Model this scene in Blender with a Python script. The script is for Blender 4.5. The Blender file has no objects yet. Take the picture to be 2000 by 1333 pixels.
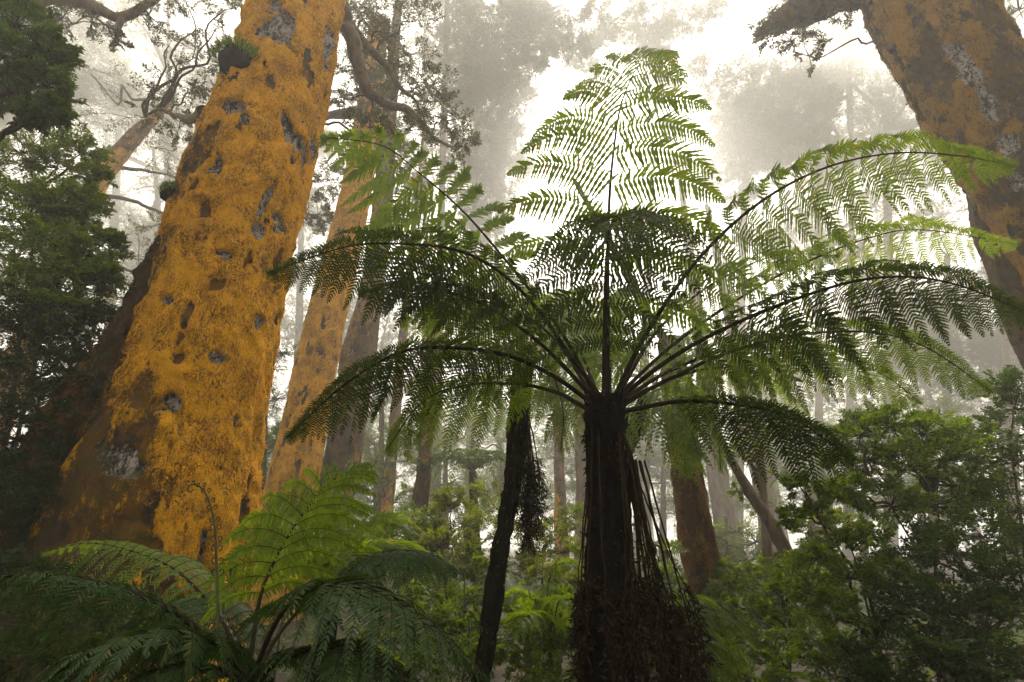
import bpy, math
import numpy as np

# ------------------------------------------------------------------ basics
scene = bpy.context.scene
COL = scene.collection
RNG = np.random.default_rng(11)
F = 944.4
PITCH = math.radians(22.7)
CAMZ = 1.6
CP, SP = math.cos(PITCH), math.sin(PITCH)
Z = np.array([0., 0., 1.])


def at(px, py, Y):
    """world point seen at photograph pixel (px, py), Y metres ahead of the camera"""
    u = (px - 1000.) / F
    v = (667. - py) / F
    d = Y / (CP - v * SP)
    return np.array([d * u, Y, CAMZ + d * (SP + v * CP)])


def depth(py, Y):
    return Y / (CP - (667. - py) / F * SP)


def nrm(a):
    a = np.asarray(a, float)
    return a / np.maximum(np.linalg.norm(a, axis=-1, keepdims=True), 1e-9)


# ------------------------------------------------------------------ noise
def _hash(i, j, k, s):
    h = (i * 374761393 + j * 668265263 + k * 2147483647 + s * 974634777) & 0xffffffff
    h = ((h ^ (h >> 13)) * 1274126177) & 0xffffffff
    return ((h ^ (h >> 16)) & 0xffff) / 65535.0


def vnoise(p, s=0):
    p = np.asarray(p, float)
    i = np.floor(p).astype(np.int64)
    f = p - i
    f = f * f * (3 - 2 * f)
    out = 0
    for a in (0, 1):
        wa = f[..., 0] if a else 1 - f[..., 0]
        for b in (0, 1):
            wb = f[..., 1] if b else 1 - f[..., 1]
            for c in (0, 1):
                wc = f[..., 2] if c else 1 - f[..., 2]
                out = out + wa * wb * wc * _hash(i[..., 0] + a, i[..., 1] + b, i[..., 2] + c, s)
    return out * 2 - 1


def fbm(p, octs=4, s=0, gain=.5):
    o, a, t = 0, 1., 0.
    p = np.asarray(p, float)
    for k in range(octs):
        o = o + a * vnoise(p, s + k * 17)
        t += a
        a *= gain
        p = p * 2.03 + 5.1
    return o / t


# ------------------------------------------------------------------ mesh helpers
class MB:
    """collects vertices, quads and triangles and links them as one mesh object"""
    def __init__(self):
        self.v, self.f, self.n = [], [], 0

    def add(self, V, faces, mat=0):
        V = np.asarray(V, float).reshape(-1, 3)
        for f in (faces if isinstance(faces, list) else [faces]):
            f = np.asarray(f, np.int64)
            if len(f):
                self.f.append((f + self.n, mat))
        self.v.append(V)
        self.n += len(V)

    def build(self, name, mats, parent=None, smooth=False, attrs=None):
        V = np.concatenate(self.v)
        me = bpy.data.meshes.new(name)
        me.vertices.add(len(V))
        o = bpy.data.objects.new(name, me)
        if parent is not None:
            o.parent = parent
            V = V - np.array(parent['at'])
        me.vertices.foreach_set('co', V.astype(np.float32).ravel())
        loops = np.concatenate([f.ravel() for f, m in self.f])
        tot = np.concatenate([np.full(len(f), f.shape[1]) for f, m in self.f])
        mi = np.concatenate([np.full(len(f), m) for f, m in self.f])
        start = np.concatenate([[0], np.cumsum(tot)[:-1]])
        me.loops.add(len(loops))
        me.loops.foreach_set('vertex_index', loops.astype(np.int32))
        me.polygons.add(len(tot))
        me.polygons.foreach_set('loop_start', start.astype(np.int32))
        me.polygons.foreach_set('loop_total', tot.astype(np.int32))
        me.polygons.foreach_set('material_index', mi.astype(np.int32))
        if smooth:
            me.polygons.foreach_set('use_smooth', np.ones(len(tot), bool))
        for m in (mats if isinstance(mats, (list, tuple)) else [mats]):
            me.materials.append(m)
        if attrs:
            for k, a in attrs.items():
                at_ = me.attributes.new(k, 'FLOAT', 'POINT')
                full = np.zeros(len(V), np.float32)
                full[:len(a)] = a
                at_.data.foreach_set('value', full)
        me.update(calc_edges=True)
        me.validate()
        COL.objects.link(o)
        return o


def thing(name, loc, label, cat, group=None):
    o = bpy.data.objects.new(name, None)
    o.empty_display_size = .1
    COL.objects.link(o)
    o.location = [float(c) for c in loc]
    o['at'] = [float(c) for c in loc]
    tag(o, label, cat, group)
    return o


def tag(o, label=None, cat=None, group=None, kind=None):
    if label: o['label'] = label
    if cat: o['category'] = cat
    if group: o['group'] = group
    if kind: o['kind'] = kind
    return o


def catmull(P, n):
    P = np.asarray(P, float)
    if len(P) == 2:
        t = np.linspace(0, 1, n)[:, None]
        return P[0] * (1 - t) + P[1] * t
    Q = np.vstack([2 * P[0] - P[1], P, 2 * P[-1] - P[-2]])
    # chord parameter
    d = np.linalg.norm(np.diff(P[:, :3], axis=0), axis=1)
    s = np.concatenate([[0], np.cumsum(d)])
    u = np.linspace(0, s[-1], n)
    k = np.clip(np.searchsorted(s, u, side='right') - 1, 0, len(d) - 1)
    t = ((u - s[k]) / np.maximum(d[k], 1e-9))[:, None]
    p0, p1, p2, p3 = Q[k], Q[k + 1], Q[k + 2], Q[k + 3]
    return .5 * (2 * p1 + (p2 - p0) * t + (2 * p0 - 5 * p1 + 4 * p2 - p3) * t ** 2 + (3 * p1 - p0 - 3 * p2 + p3) * t ** 3)


def frames(P):
    T = nrm(np.gradient(P, axis=0))
    ref = np.array([1., 0, 0]) if abs(T[0][0]) < .8 else np.array([0., 1, 0])
    A = np.zeros_like(P)
    a = ref
    for i in range(len(P)):
        a = a - T[i] * np.dot(a, T[i])
        a = a / max(np.linalg.norm(a), 1e-9)
        A[i] = a
    B = np.cross(T, A)
    return T, A, B


def tube(mb, P, R, k=6, mat=0, disp=None):
    P = np.asarray(P, float)
    R = np.asarray(R, float)
    n = len(P)
    T, A, B = frames(P)
    th = np.linspace(0, 2 * np.pi, k, endpoint=False)
    r = R[:, None] * np.ones((1, k))
    if disp is not None:
        r = disp(P, th, r)
    V = P[:, None] + (A[:, None] * np.cos(th)[None, :, None] + B[:, None] * np.sin(th)[None, :, None]) * r[..., None]
    i = np.arange(n - 1)[:, None] * k
    j = np.arange(k)[None]
    j2 = (j + 1) % k
    q = np.stack([i + j, i + j2, i + k + j2, i + k + j], -1).reshape(-1, 4)
    cap = np.arange(k)[None] + (n - 1) * k
    tip = np.concatenate([V.reshape(-1, 3), P[-1:] + T[-1:] * R[-1]])
    ct = np.stack([cap[0], (cap[0] - (n - 1) * k + 1) % k + (n - 1) * k, np.full(k, n * k)], -1)
    mb.add(tip, [q, ct], mat)
    return V


def prisms(mb, A, B, ra, rb, mat=0):
    """many straight thin three-sided twigs"""
    A = np.asarray(A); B = np.asarray(B)
    n = len(A)
    if not n: return
    ra = np.broadcast_to(ra, n)[:, None]; rb = np.broadcast_to(rb, n)[:, None]
    D = nrm(B - A)
    S = nrm(np.cross(D, np.array([.31, .22, .92])))
    U = np.cross(S, D)
    vs = []
    for P, r in ((A, ra), (B, rb)):
        for a in (0, 2.094, 4.189):
            vs.append(P + (S * math.cos(a) + U * math.sin(a)) * r)
    V = np.stack(vs, 1).reshape(-1, 3)
    b = np.arange(n)[:, None] * 6
    q = np.concatenate([b + np.array([[k, (k + 1) % 3, 3 + (k + 1) % 3, 3 + k]]) for k in range(3)])
    mb.add(V, q, mat)


def leaves(mb, P, D, N, L, W, mat=0, oval=False):
    """leaf blades folded along the midrib"""
    n = len(P)
    D = nrm(D)
    S = nrm(np.cross(D, N))
    U = np.cross(S, D)
    L = np.broadcast_to(L, n)[:, None]; W = np.broadcast_to(W, n)[:, None]
    if not oval:
        V = np.stack([P, P + D * L * .45 + S * W * .5 + U * W * .18, P + D * L - U * L * .08,
                      P + D * L * .45 - S * W * .5 + U * W * .18], 1).reshape(-1, 3)
        b = np.arange(n)[:, None] * 4
        mb.add(V, np.concatenate([b + np.array([[0, 1, 2]]), b + np.array([[0, 2, 3]])]), mat)
    else:
        V = np.stack([P, P + D * L * .28 + S * W * .42 + U * W * .15, P + D * L * .66 + S * W * .4 + U * W * .1,
                      P + D * L - U * L * .12, P + D * L * .66 - S * W * .4 + U * W * .1,
                      P + D * L * .28 - S * W * .42 + U * W * .15], 1).reshape(-1, 3)
        b = np.arange(n)[:, None] * 6
        mb.add(V, np.concatenate([b + np.array([[0, 1, 2, 3]]), b + np.array([[0, 3, 4, 5]])]), mat)


# ------------------------------------------------------------------ materials
def new_mat(name):
    m = bpy.data.materials.new(name)
    m.use_nodes = True
    nt = m.node_tree
    nt.nodes.clear()
    return m, nt, nt.nodes, nt.links


def ramp(ns, stops):
    r = ns.new('ShaderNodeValToRGB')
    e = r.color_ramp.elements
    while len(e) < len(stops): e.new(.5)
    for x, (p, c) in zip(e, stops):
        x.position = p
        x.color = (*c, 1)
    return r


def leaf_mat(name, cols, trans=.45, rough=.45, tint=(1.5, 1.6, .5), spec=.4, rare=(.09, .066, .016)):
    """leaf: principled front plus light let through the blade; each leaf has its own tint"""
    m, nt, ns, ln = new_mat(name)
    g = ns.new('ShaderNodeNewGeometry')
    r = ramp(ns, [(.96 * i / max(1, len(cols) - 1), c) for i, c in enumerate(cols)] + [(.99, rare)])
    ln.new(g.outputs['Random Per Island'], r.inputs[0])
    b = ns.new('ShaderNodeBsdfPrincipled')
    b.inputs['Roughness'].default_value = rough
    b.inputs['Specular IOR Level'].default_value = spec
    ln.new(r.outputs[0], b.inputs['Base Color'])
    t = ns.new('ShaderNodeBsdfTranslucent')
    mx = ns.new('ShaderNodeMix'); mx.data_type = 'RGBA'; mx.blend_type = 'MULTIPLY'
    mx.inputs[0].default_value = 1
    ln.new(r.outputs[0], mx.inputs[6])
    mx.inputs[7].default_value = (*tint, 1)
    ln.new(mx.outputs[2], t.inputs[0])
    s = ns.new('ShaderNodeMixShader')
    s.inputs[0].default_value = trans
    ln.new(b.outputs[0], s.inputs[1]); ln.new(t.outputs[0], s.inputs[2])
    o = ns.new('ShaderNodeOutputMaterial')
    ln.new(s.outputs[0], o.inputs[0])
    return m


def noise_node(ns, ln, scale, detail=6, rough=.6, vec=None, dist=0):
    n = ns.new('ShaderNodeTexNoise')
    n.inputs['Scale'].default_value = scale
    n.inputs['Detail'].default_value = detail
    n.inputs['Roughness'].default_value = rough
    n.inputs['Distortion'].default_value = dist
    if vec is not None: ln.new(vec, n.inputs['Vector'])
    return n


def mixc(ns, ln, fac, a, b, mode='MIX'):
    m = ns.new('ShaderNodeMix'); m.data_type = 'RGBA'; m.blend_type = mode
    if isinstance(fac, (int, float)): m.inputs[0].default_value = fac
    else: ln.new(fac, m.inputs[0])
    for k, x in ((6, a), (7, b)):
        if isinstance(x, tuple): m.inputs[k].default_value = (*x, 1)
        else: ln.new(x, m.inputs[k])
    return m.outputs[2]


def maprange(ns, ln, v, a, b, c=0., d=1.):
    m = ns.new('ShaderNodeMapRange')
    m.interpolation_type = 'SMOOTHSTEP'
    ln.new(v, m.inputs[0])
    for k, x in enumerate((a, b, c, d)): m.inputs[k + 1].default_value = x
    return m.outputs[0]


def math_node(ns, ln, op, a, b):
    m = ns.new('ShaderNodeMath'); m.operation = op
    for k, x in ((0, a), (1, b)):
        if isinstance(x, (int, float)): m.inputs[k].default_value = x
        else: ln.new(x, m.inputs[k])
    return m.outputs[0]


def bark_mat(name, lichen, brown=((.024, .016, .009), (.10, .07, .04)), grey=(.5, .44, .40), moss=(.05, .055, .010), bump=1., crack=1.25):
    """bark: brown fissured wood, pale bare patches and a felt of lichen with cracks and worn spots.
    'bare', 'lich' and 'mossy' are point attributes of the trunk mesh: where the felt grows, where it is gone, and shade painted on the great trunk"""
    m, nt, ns, ln = new_mat(name)
    tc = ns.new('ShaderNodeTexCoord')
    v = tc.outputs['Object']
    mp = ns.new('ShaderNodeMapping'); mp.inputs['Scale'].default_value = (1, 1, .5)
    ln.new(v, mp.inputs[0])
    n1 = noise_node(ns, ln, 7, 8, .65, mp.outputs[0], .8)
    n3 = noise_node(ns, ln, 30, 6, .7, mp.outputs[0], 1.2)
    n4 = noise_node(ns, ln, 95, 4, .65, v)
    n5 = noise_node(ns, ln, 3.1, 5, .6, v, .5)
    nc = noise_node(ns, ln, 12, 3, .55, mp.outputs[0], 2.2)
    att = {}
    for k in ('bare', 'lich', 'mossy'):
        att[k] = ns.new('ShaderNodeAttribute'); att[k].attribute_name = k
    wood = mixc(ns, ln, maprange(ns, ln, n1.outputs[0], .32, .68), brown[0], brown[1])
    pale = mixc(ns, ln, maprange(ns, ln, math_node(ns, ln, 'ADD', n3.outputs[0], math_node(ns, ln, 'MULTIPLY', n1.outputs[0], .8)), .82, 1.0), (.035, .024, .018), grey)
    bm = maprange(ns, ln, math_node(ns, ln, 'ADD', att['bare'].outputs['Fac'], math_node(ns, ln, 'MULTIPLY', n3.outputs[0], .5)), .62, .78)
    wood = mixc(ns, ln, math_node(ns, ln, 'MULTIPLY', maprange(ns, ln, n5.outputs[0], .38, .6), .75), wood, mixc(ns, ln, n3.outputs[0], (.05, .02, .006), tuple(x * .62 for x in lichen)))
    wood = mixc(ns, ln, bm, wood, pale)
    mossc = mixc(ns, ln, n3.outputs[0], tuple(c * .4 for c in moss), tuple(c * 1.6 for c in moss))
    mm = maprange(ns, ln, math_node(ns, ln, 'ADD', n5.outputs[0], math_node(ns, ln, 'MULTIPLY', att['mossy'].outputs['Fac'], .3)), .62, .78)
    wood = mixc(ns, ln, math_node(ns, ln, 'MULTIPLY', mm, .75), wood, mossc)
    li = ramp(ns, [(.29, (lichen[0] * .10, lichen[1] * .08, lichen[2])), (.40, (lichen[0] * .6, lichen[1] * .52, lichen[2])), (.48, lichen),
                   (.75, (min(1, lichen[0] * 1.12), lichen[1] * 1.3, lichen[2] * 1.6))])
    lc = math_node(ns, ln, 'ADD', math_node(ns, ln, 'MULTIPLY', n3.outputs[0], .55), math_node(ns, ln, 'MULTIPLY', n1.outputs[0], .45))
    ln.new(lc, li.inputs[0])
    # worn edges of the felt follow the fine noise
    le = math_node(ns, ln, 'ADD', att['lich'].outputs['Fac'], math_node(ns, ln, 'MULTIPLY', math_node(ns, ln, 'SUBTRACT', n3.outputs[0], .5), 1.5))
    le = math_node(ns, ln, 'ADD', le, math_node(ns, ln, 'MULTIPLY', math_node(ns, ln, 'SUBTRACT', n1.outputs[0], .5), 1.5))
    lm = maprange(ns, ln, le, .30, .62)
    lm = math_node(ns, ln, 'MULTIPLY', lm, math_node(ns, ln, 'SUBTRACT', 1, bm))
    # cracks in the felt
    cr = math_node(ns, ln, 'ABSOLUTE', math_node(ns, ln, 'SUBTRACT', nc.outputs[0], .5), 0)
    cw = math_node(ns, ln, 'ADD', math_node(ns, ln, 'MULTIPLY', maprange(ns, ln, n5.outputs[0], .40, .62), .034 * crack), .003)
    cm = ns.new('ShaderNodeMapRange'); cm.interpolation_type = 'SMOOTHSTEP'
    ln.new(cr, cm.inputs[0]); ln.new(math_node(ns, ln, 'MULTIPLY', cw, .4), cm.inputs[1]); ln.new(math_node(ns, ln, 'ADD', cw, .004), cm.inputs[2])
    lm2 = math_node(ns, ln, 'MULTIPLY', lm, cm.outputs[0])
    big = maprange(ns, ln, math_node(ns, ln, 'ADD', n5.outputs[0], math_node(ns, ln, 'MULTIPLY', n1.outputs[0], .5)), .62, .95)
    lcol = mixc(ns, ln, math_node(ns, ln, 'MULTIPLY', big, .35), li.outputs[0], tuple(x * .5 for x in lichen))
    c = mixc(ns, ln, lm2, wood, lcol)
    c = mixc(ns, ln, .5, c, mixc(ns, ln, maprange(ns, ln, n4.outputs[0], .3, .7), (.5, .44, .40), (1.4, 1.38, 1.3)), 'MULTIPLY')
    b = ns.new('ShaderNodeBsdfPrincipled')
    b.inputs['Roughness'].default_value = .9
    b.inputs['Specular IOR Level'].default_value = .1
    ln.new(c, b.inputs['Base Color'])
    h = math_node(ns, ln, 'ADD', math_node(ns, ln, 'MULTIPLY', n3.outputs[0], .7), math_node(ns, ln, 'MULTIPLY', n4.outputs[0], .3))
    h = math_node(ns, ln, 'ADD', h, math_node(ns, ln, 'MULTIPLY', n1.outputs[0], 1.0))
    h = math_node(ns, ln, 'ADD', h, math_node(ns, ln, 'MULTIPLY', lm2, .5))
    bp = ns.new('ShaderNodeBump'); bp.inputs['Strength'].default_value = bump; bp.inputs['Distance'].default_value = .11
    ln.new(h, bp.inputs['Height']); ln.new(bp.outputs[0], b.inputs['Normal'])
    o = ns.new('ShaderNodeOutputMaterial'); ln.new(b.outputs[0], o.inputs[0])
    return m


def plain_mat(name, c1, c2, scale=12, rough=.85, bump=.4, spec=.15, stretch=.3):
    m, nt, ns, ln = new_mat(name)
    tc = ns.new('ShaderNodeTexCoord')
    mp = ns.new('ShaderNodeMapping'); mp.inputs['Scale'].default_value = (1, 1, stretch)
    ln.new(tc.outputs['Object'], mp.inputs[0])
    n = noise_node(ns, ln, scale, 7, .65, mp.outputs[0], .5)
    c = mixc(ns, ln, maprange(ns, ln, n.outputs[0], .3, .7), c1, c2)
    b = ns.new('ShaderNodeBsdfPrincipled')
    b.inputs['Roughness'].default_value = rough
    b.inputs['Specular IOR Level'].default_value = spec
    ln.new(c, b.inputs['Base Color'])
    bp = ns.new('ShaderNodeBump'); bp.inputs['Strength'].default_value = bump; bp.inputs['Distance'].default_value = .02
    ln.new(n.outputs[0], bp.inputs['Height']); ln.new(bp.outputs[0], b.inputs['Normal'])
    o = ns.new('ShaderNodeOutputMaterial'); ln.new(b.outputs[0], o.inputs[0])
    return m


M = {}
ORANGE = (.86, .40, .006)
M['orange'] = bark_mat('orange_lichen_bark', ORANGE)
M['orange_thin'] = bark_mat('thin_lichen_bark', (.80, .38, .012))
M['brown'] = bark_mat('brown_bark', (.26, .12, .02))
M['mossbark'] = bark_mat('mossy_bark', (.42, .21, .02))
M['farbark'] = plain_mat('grey_brown_bark', (.05, .035, .022), (.16, .11, .07), 9)
M['twig'] = plain_mat('dark_twig', (.018, .012, .008), (.05, .036, .022), 30, bump=.2)
M['stalk'] = plain_mat('dark_frond_stalk', (.008, .006, .003), (.024, .016, .008), 40, rough=.85, bump=.2, spec=.05)
M['greenstalk'] = plain_mat('green_frond_stalk', (.02, .022, .006), (.05, .05, .014), 40, rough=.6, bump=.2)
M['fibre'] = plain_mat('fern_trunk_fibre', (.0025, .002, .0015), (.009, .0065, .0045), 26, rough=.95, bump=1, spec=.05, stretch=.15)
M['soil'] = plain_mat('forest_soil', (.012, .009, .006), (.035, .025, .015), 3, rough=.95, stretch=1)
M['dead'] = leaf_mat('dry_frond', [(.006, .004, .003), (.014, .009, .005), (.028, .016, .008)], .12, .7, (1.2, 1, .7), .1)
M['fern'] = leaf_mat('green_fern_leaf', [(.036, .060, .008), (.052, .080, .010), (.066, .098, .012)], 0.6, 0.5, (3.0, 2.8, 0.7), 0.16)  # lit copy of the main fern's leaf; backlight glow raised in the tint
M['maturefern'] = leaf_mat('shaded_side_fern_leaf', [(.020, .034, .007), (.028, .046, .009), (.040, .060, .011)], .42, .65, (1.9, 1.9, .5), .05)  # fern leaf with the shade of the near fronds put into its colour
M['limefern'] = leaf_mat('backlit_fern_leaf', [(.060, .105, .010), (.085, .135, .014), (.115, .165, .018)], 0.56, 0.5, (2.7, 2.4, 0.5), 0.16)  # lime of backlit blades put into the leaf colour itself
M['darkfern'] = leaf_mat('dimmed_ground_fern_leaf', [(.014, .034, .008), (.022, .046, .011), (.032, .060, .014)], 0.35, 0.5, (1.3, 1.5, 0.5), 0.15)  # foreground shade put into the colour of the ground fern's near fronds
M['leaf'] = leaf_mat('small_shrub_leaf', [(.034, .066, .007), (.06, .100, .010), (.085, .13, .012), (.125, .16, .014)], 0.5, 0.45, (2.2, 2.1, 0.4), 0.25)
M['leafdark'] = leaf_mat('dark_tree_leaf', [(.024, .050, .007), (.042, .074, .009), (.064, .10, .012)], 0.48, 0.42, (2.1, 2.1, 0.5), 0.25)
M['leaflime'] = leaf_mat('bright_shrub_leaf', [(.055, .085, .010), (.08, .12, .013), (.11, .15, .018), (.17, .16, .03)], 0.48, 0.45, (2.0, 1.9, 0.4), 0.25)
M['leafshaded'] = leaf_mat('shade_darkened_leaf', [(.012, .026, .005), (.020, .038, .006), (.032, .052, .008)], .4, .5, (1.6, 1.7, .5), .15)  # leaf colour darkened to carry the gloom of the lower left and right
M['canopy'] = leaf_mat('canopy_leaf', [(.034, .036, .012), (.055, .056, .017), (.080, .076, .022)], 0.42, 0.5, (1.7, 1.6, 0.6), 0.2)
M['mosstuft'] = leaf_mat('moss_tuft', [(.03, .04, .008), (.06, .07, .012), (.10, .09, .015)], .35, .8, (1.4, 1.4, .5), .1)
M['lichentuft'] = leaf_mat('lichen_tuft', [(.5, .20, .004), (.76, .33, .005), (.88, .40, .008), (.66, .38, .02)], .3, .9, (1.2, 1, .6), .05)


# ------------------------------------------------------------------ fern fronds
def frond(parent, ctrl, W, n=20, stipe=.2, hint=None, twist=.5, droop=.28, sag=.12, mat='fern', stalk='stalk', r0=.014,
          m=20, lim=(1, 1), name='frond', world=False, pin=.19, apex=.04, lift=0, wid=.62, pexp=2.4, fwd=22, upcut=0, over=2.7, seed=None):
    """one fern frond: stalk from the control points, pinnae left and right, each with its comb of toothed pinnules"""
    rng = np.random.default_rng(seed if seed is not None else int(abs(ctrl[0][0] * 7 + ctrl[-1][0] * 13 + ctrl[-1][1] * 5)) % 99991)
    P = np.array(ctrl, float) if world else np.array([at(*c) for c in ctrl])
    K = 72
    C = catmull(P, K)
    T = nrm(np.gradient(C, axis=0))
    out = C[-1] - C[0]
    out[2] = 0
    h = np.array(hint, float) if hint is not None else Z - .55 * nrm(out)
    N = nrm(h - T * (T @ h)[:, None])
    S = np.cross(T, N)
    Ltot = np.linalg.norm(np.diff(C, axis=0), axis=1).sum()
    st = MB()
    tt = np.linspace(0, 1, K)
    tube(st, C, r0 * (1 - .88 * tt) + .0012, 6)
    lf = MB()
    # pinna stations
    i = np.arange(n)
    ss = stipe + (.985 - stipe) * (1 - (1 - i / (n - 1)) ** 1.35) if n > 1 else np.array([.6])
    sv, sd = [], []
    for k_, s in enumerate(ss):
        u = (s - stipe) / (1 - stipe)
        prof = min(1., .55 + u / .3 * .45) * (1 - u ** pexp) + apex
        x = s * (K - 1)
        a = int(min(K - 2, x)); fr = x - a
        base = C[a] * (1 - fr) + C[a + 1] * fr
        t_, n_, s_ = T[a], N[a], S[a]
        for sgn, limf in ((1, lim[0]), (-1, lim[1])):
            L = W * prof * limf * rng.uniform(.9, 1.07)
            if L < .012: continue
            ang = lift + math.radians(fwd + (58 - fwd) * u ** 1.5 + rng.normal(0, 3.5))
            d0 = nrm(sgn * s_ * math.cos(ang) + t_ * math.sin(ang) + n_ * rng.normal(.04, .05))
            mm = max(4, int(round(m * (.35 + .65 * min(1, L / W)))))
            q = np.linspace(0, 1, 14)[:, None]
            dr = droop * rng.uniform(.7, 1.3) * (over if limf < .8 else 1)
            pc = base + d0 * L * q + n_ * L * .16 * (q - q ** 2) * 2 - Z * L * dr * q ** 2.2
            dp = nrm(np.gradient(pc, axis=0))
            tw = twist * rng.uniform(.75, 1.25)
            # blade normal turned so that the blade hangs a little
            nb = nrm(n_ * math.cos(tw) - t_ * math.sin(tw))
            prisms(st, pc[:-1:2], np.vstack([pc[2:-1:2], pc[-1:]]), .0022 * (L / W) * (1 - q[:-1:2, 0]) + .0006,
                   .0022 * (L / W) * (1 - q[:-1:2, 0]) * .7 + .0005)
            uj = (np.arange(mm) + .5) / mm
            uj = .02 + .97 * (1 - (1 - uj) ** 1.15)
            xi = uj * 13
            ai = np.minimum(12, xi.astype(int)); fi = (xi - ai)[:, None]
            pb = pc[ai] * (1 - fi) + pc[ai + 1] * fi
            dj = dp[ai]
            nj = nrm(nb - dj * (dj @ nb)[:, None])
            sj = np.cross(nj, dj)
            pl = min(W, max(L, W * .35)) * pin * np.minimum(1, .75 + uj) * (1 - uj ** 3.2) + .006
            sp = L / mm
            for sg in (1, -1):
                b = np.radians(14 + 30 * uj + rng.normal(0, 4, mm))[:, None]
                e = nrm(sg * sj * np.cos(b) + dj * np.sin(b) - Z * sag + rng.normal(0, .05, (mm, 3)))
                l = (pl * rng.uniform(.85, 1.1, mm))[:, None] * (1 - upcut * np.clip(e[:, 2:] * 1.6, 0, 1))
                w = np.full((mm, 1), sp * wid) * (.75 + .25 * (1 - uj[:, None]))
                l = l * (rng.random((mm, 1)) > .05)
                if rng.random() < .05: l = l * (uj[:, None] < rng.uniform(.3, .8))
                sv.append((pb, e, nj, l + 1e-4, w))
    pb = np.concatenate([a[0] for a in sv]); e = np.concatenate([a[1] for a in sv]); nj = np.concatenate([a[2] for a in sv])
    l = np.concatenate([a[3] for a in sv]); w = np.concatenate([a[4] for a in sv])
    sx = nrm(np.cross(e, nj))
    ux = np.cross(sx, e)
    # toothed outline: wide - narrow - wide - narrow - tip, slightly folded and curled
    stn = [(.0, .55), (.2, 1.), (.36, .55), (.52, .86), (.68, .42), (.82, .5)]
    vs = []
    for t, k in stn:
        c = pb + e * l * t - Z * l * .10 * t * t
        vs += [c + sx * w * k - ux * w * .25 * k, c - sx * w * k - ux * w * .25 * k]
    vs.append(pb + e * l - Z * l * .12)
    V = np.stack(vs, 1)
    cnt = V.shape[1]
    bi = np.arange(len(V))[:, None] * cnt
    qs = np.concatenate([bi + np.array([[2 * k, 2 * k + 1, 2 * k + 3, 2 * k + 2]]) for k in range(len(stn) - 1)])
    e2 = 2 * (len(stn) - 1)
    tr = bi + np.array([[e2, e2 + 1, e2 + 2]])
    lf.add(V.reshape(-1, 3), [qs, tr])
    o = lf.build(name, M[mat], parent)
    o['at'] = list(parent['at'])
    st.build('stalk', M[stalk], o)
    return o


def dead_frond(parent, ctrl, W=.1, n=22, r0=.011, name='dead_frond', start=.3, rng=RNG):
    """a dry brown frond hanging down: bent stalk with shrivelled, curled pinnae"""
    P = np.array([at(*c) for c in ctrl])
    C = catmull(P, 40)
    C = C + np.cumsum(rng.normal(0, .0016, C.shape), 0)
    mb = MB()
    tube(mb, C, r0 * (1 - .75 * np.linspace(0, 1, 40)) + .001, 5, 0)
    for s in np.linspace(start, .99, n):
        a = int(s * 39)
        for sg in (1, -1):
            if rng.random() < .18: continue
            L = W * rng.uniform(.4, 1.1) * (1.15 - .5 * s)
            d = nrm(np.array([sg * rng.uniform(.3, 1), rng.normal(0, .5), rng.uniform(-.9, .2)]))
            q = np.linspace(0, 1, 7)[:, None]
            pc = C[a] + d * L * q - Z * L * .7 * q ** 2 + rng.normal(0, .006, (7, 3)) * q
            prisms(mb, pc[:-1], pc[1:], .0022, .0016, 0)
            k = 6
            pq = pc[rng.integers(1, 7, k)]
            leaves(mb, pq, rng.normal(0, 1, (k, 3)) + np.array([0, 0, -.8]), rng.normal(0, 1, (k, 3)), rng.uniform(.025, .06, k), rng.uniform(.006, .013, k), 1)
    return mb.build(name, [M['stalk'], M['dead']], parent)


# ------------------------------------------------------------------ trunks
LINES = {}          # centre lines of a tree's trunk and limbs, for its branches to spring from


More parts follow.
